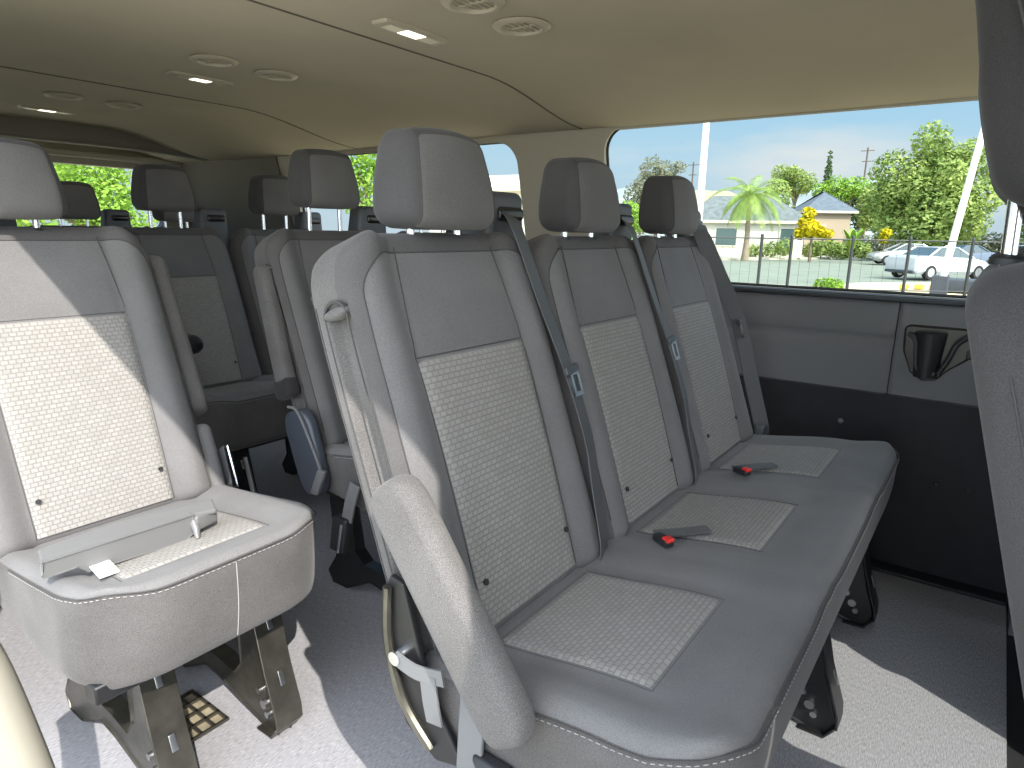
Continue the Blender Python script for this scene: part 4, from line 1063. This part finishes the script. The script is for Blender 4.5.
# cars
def car(name, loc, rz, paint, label, suv=0.):
    r = empty(name, loc, label, 'car', None, rz); r.scale = (.92, .92, .92)       # +x = forward
    st = [(-2.30, .42, .62, .74, .70), (-2.26, .30, .70, .95, .78), (-2.0, .25, .88, 1.02, .86), (-1.55, .24, .90, 1.06, .90), (-.60, .22, .91, 1.00, .91),
          (.40, .22, .91, .98, .91), (1.15, .22, .90, .94, .90), (1.80, .24, .88, .84, .87), (2.15, .28, .80, .74, .80), (2.32, .38, .66, .64, .68)]
    mb = MB(); n = len(st); rg = []
    for (x, zb, w0, zt, w) in st:
        rg += [(x, -w*.86, zb), (x, -w, zb+.16), (x, -w, zt-.14), (x, -w*.93, zt), (x, 0, zt+.015), (x, w*.93, zt), (x, w, zt-.14), (x, w, zb+.16), (x, w*.86, zb)]
    fs = [(i*9+k, (i+1)*9+k, (i+1)*9+k+1, i*9+k+1) for i in range(n-1) for k in range(8)] + [(i*9+8, (i+1)*9+8, (i+1)*9, i*9) for i in range(n-1)]
    fs += [tuple(range(9)), tuple((n-1)*9+8-k for k in range(9))]
    mb.add(rg, fs); bd = mb.build('body', M[paint], r, angle=35)
    rf = 1.44+suv
    cab = [(-1.62-suv*.8, 1.0, .80), (-.72-suv*2.2, rf-.03, .62), (-.2, rf, .63), (.25, rf-.03, .62), (1.15, .95, .80)]
    mb = MB()
    for q in cab: pass
    ring = [(x, -w, z) for x, z, w in cab]+[(x, w, z) for x, z, w in cab]
    bot = [(x, sg*.84, .93) for sg in (-1, 1) for x, z, w in cab]
    a = lambda i: i; b = lambda i: 5+i; c = lambda i: 10+i; d = lambda i: 15+i
    vs = ring+bot
    mb.add(vs, [(0,1,6,5), (3,4,9,8), (0,10,11,1), (1,11,12,2), (2,12,13,3), (3,13,14,4), (5,6,16,15), (6,7,17,16), (7,8,18,17), (8,9,19,18)]); mb.build('windows', M['carglass'], r, smooth=False)
    mb = MB(); mb.rbox((1.06+suv*2.2, 1.24, .06), .028, (6, 4, 1), lambda x, y, z: Vector((-.24-suv*1.1+x, y, rf-.012+z-.03*abs(x/.64)**3)), nr=2)
    for sg in (-1, 1):
        mb.tube([(-1.62-suv*.8, sg*.82, .98), (-.75-suv*2.2, sg*.64, rf-.02)], .045, 6); mb.tube([(1.15, sg*.81, .95), (.28, sg*.635, rf-.02)], .04, 6); mb.tube([(-.25, sg*.83, .95), (-.22, sg*.65, rf-.02)], .035, 6)
    mb.build('roof', M[paint], r, angle=50)
    for x in (-1.42, 1.42):
        for sg in (-1, 1):
            mb = MB(); mb.lathe([(.18, -.11), (.31, -.11), (.33, -.06), (.33, .06), (.31, .11), (.18, .11)], (x, sg*.80, .33), 'y', 22); w = mb.build('wheel', M['tyre'], r, angle=40)
            mb = MB(); mb.lathe([(.0001, -.115), (.20, -.115), (.21, 0), (.20, .115), (.0001, .115)], (x, sg*.80, .33), 'y', 18); mb.build('rim', M['rim'], w, angle=40)
    for sg in (-1, 1):
        mb = MB(); mb.rbox((.10, .46, .13), .03, (1, 3, 1), lambda x, y, z: Vector((-2.20+x+.12*abs(y+sg*.1), sg*.56+y, .80+z)), nr=2); mb.build('tail_lamp', M['tail'], r, angle=50)
        mb = MB(); mb.rbox((.16, .40, .12), .03, (1, 3, 1), lambda x, y, z: Vector((2.16+x-.15*abs(y+sg*.1), sg*.54+y, .64+z)), nr=2); mb.build('head_lamp', M['head'], r, angle=50)
    mb = MB(); mb.box((-2.33, -.75, .30), (-2.15, .75, .42)); mb.box((2.18, -.65, .28), (2.335, .65, .42)); mb.build('lower_bumper', M['box'], r, bevel=.03)
    return r
car('sedan', (33.6, 2.15, GZ), math.atan2(-.59, .81), 'carwhite', 'white sedan with red tail lamps parked beside the lamp post')
car('sedan', (49.5, 5.0, GZ), math.atan2(.90, -.42), 'carsilver', 'silver sedan with its nose to the left, behind the white sedan')
car('sedan', (46., 2.0, GZ), math.atan2(.6, -.8), 'carblue', 'dark blue car behind the white lamp post')
car('parked_suv', (36.2, -1.1, GZ), math.atan2(-.45, -.9), 'carwhite', 'white car half hidden by the front seat at the right', .12)

# ------------------------------------------------------------------ light
sd = Vector((.50, .95, -1.0)).normalized()
l = bpy.data.lights.new('sun', 'SUN'); l.energy = 7.4; l.angle = math.radians(.53); l.color = (1, .95, .86)
so_ = bpy.data.objects.new('sun', l); COL.objects.link(so_); so_.rotation_euler = sd.to_track_quat('-Z', 'Y').to_euler(); so_.location = (-6, -10, 12)
w = bpy.data.worlds.new('sky'); SC.world = w; w.use_nodes = True; nt = w.node_tree
for n in list(nt.nodes): nt.nodes.remove(n)
out = nt.nodes.new('ShaderNodeOutputWorld'); bg = nt.nodes.new('ShaderNodeBackground')
tc = N(nt, 'ShaderNodeTexCoord'); sep = N(nt, 'ShaderNodeSeparateXYZ'); nt.links.new(tc.outputs['Generated'], sep.inputs[0])
rp = N(nt, 'ShaderNodeValToRGB'); e = rp.color_ramp.elements
e[0].position = 0; e[0].color = (.62, .76, .86, 1); e[1].position = .45; e[1].color = (.28, .56, .95, 1)
x = e.new(.10); x.color = (.55, .78, .95, 1); x = e.new(.2); x.color = (.38, .70, .98, 1)
nt.links.new(sep.outputs['Z'], rp.inputs[0])
mp = N(nt, 'ShaderNodeMapping'); mp.inputs['Scale'].default_value = (1, 1, 4.5); nt.links.new(tc.outputs['Generated'], mp.inputs[0])
nz = N(nt, 'ShaderNodeTexNoise', Scale=2.2, Detail=6., Roughness=.55); nt.links.new(mp.outputs[0], nz.inputs['Vector'])
mr = N(nt, 'ShaderNodeMapRange'); mr.inputs[1].default_value = .48; mr.inputs[2].default_value = .72; nt.links.new(nz.outputs['Fac'], mr.inputs[0])
mx = N(nt, 'ShaderNodeMix', data_type='RGBA'); mx.inputs['B'].default_value = (.86, .90, .93, 1)
nt.links.new(mr.outputs[0], mx.inputs['Factor']); nt.links.new(rp.outputs[0], mx.inputs['A'])
nt.links.new(mx.outputs['Result'], bg.inputs[0])
# broad glow added to the sky on the sun's side, to brighten the interior
dt = N(nt, 'ShaderNodeVectorMath', operation='DOT_PRODUCT'); dt.inputs[1].default_value = tuple(-sd)
nt.links.new(tc.outputs['Generated'], dt.inputs[0])
cl = N(nt, 'ShaderNodeMapRange', interpolation_type='SMOOTHERSTEP'); cl.inputs[1].default_value = -.25; cl.inputs[2].default_value = 1.0; cl.inputs[3].default_value = 1.25; cl.inputs[4].default_value = 6.0
nt.links.new(dt.outputs['Value'], cl.inputs[0]); nt.links.new(cl.outputs[0], bg.inputs[1])
hz_ = N(nt, 'ShaderNodeMapRange', interpolation_type='SMOOTHERSTEP'); hz_.inputs[1].default_value = -.25; hz_.inputs[2].default_value = .9; hz_.inputs[3].default_value = 0; hz_.inputs[4].default_value = .85
m2 = N(nt, 'ShaderNodeMix', data_type='RGBA'); m2.inputs['B'].default_value = (.92, .95, .98, 1)
nt.links.new(dt.outputs['Value'], hz_.inputs[0]); nt.links.new(hz_.outputs[0], m2.inputs['Factor']); nt.links.new(mx.outputs['Result'], m2.inputs['A']); nt.links.new(m2.outputs['Result'], bg.inputs[0])
nt.links.new(bg.outputs[0], out.inputs[0])

# ------------------------------------------------------------------ camera
yaw, pitch, roll = map(math.radians, (54.053, 13.0, 1.005))
fw = Vector((math.sin(yaw)*math.cos(pitch), math.cos(yaw)*math.cos(pitch), -math.sin(pitch)))
rt = Vector((math.cos(yaw), -math.sin(yaw), 0)); up = rt.cross(fw)
rt2 = rt*math.cos(roll)+up*math.sin(roll); up2 = -rt*math.sin(roll)+up*math.cos(roll)
cd = bpy.data.cameras.new('camera'); cam = bpy.data.objects.new('camera', cd); COL.objects.link(cam)
m = Matrix((rt2, up2, -fw)).transposed().to_4x4(); m.translation = (0, 0, 1.016); cam.matrix_world = m
cd.sensor_width = 36; cd.lens = 659.162/1024*36; cd.clip_start = .02; cd.clip_end = 500
SC.camera = cam
vs = SC.view_settings; vs.view_transform = 'Standard'; vs.look = 'None'; vs.gamma = 1; vs.use_curve_mapping = False; vs.exposure = .0
SC.cycles.max_bounces = 10; SC.cycles.diffuse_bounces = 6; SC.cycles.transparent_max_bounces = 12
SC.cycles.use_denoising = True; SC.cycles.caustics_reflective = False; SC.cycles.caustics_refractive = False
SC.cycles.sample_clamp_indirect = 6
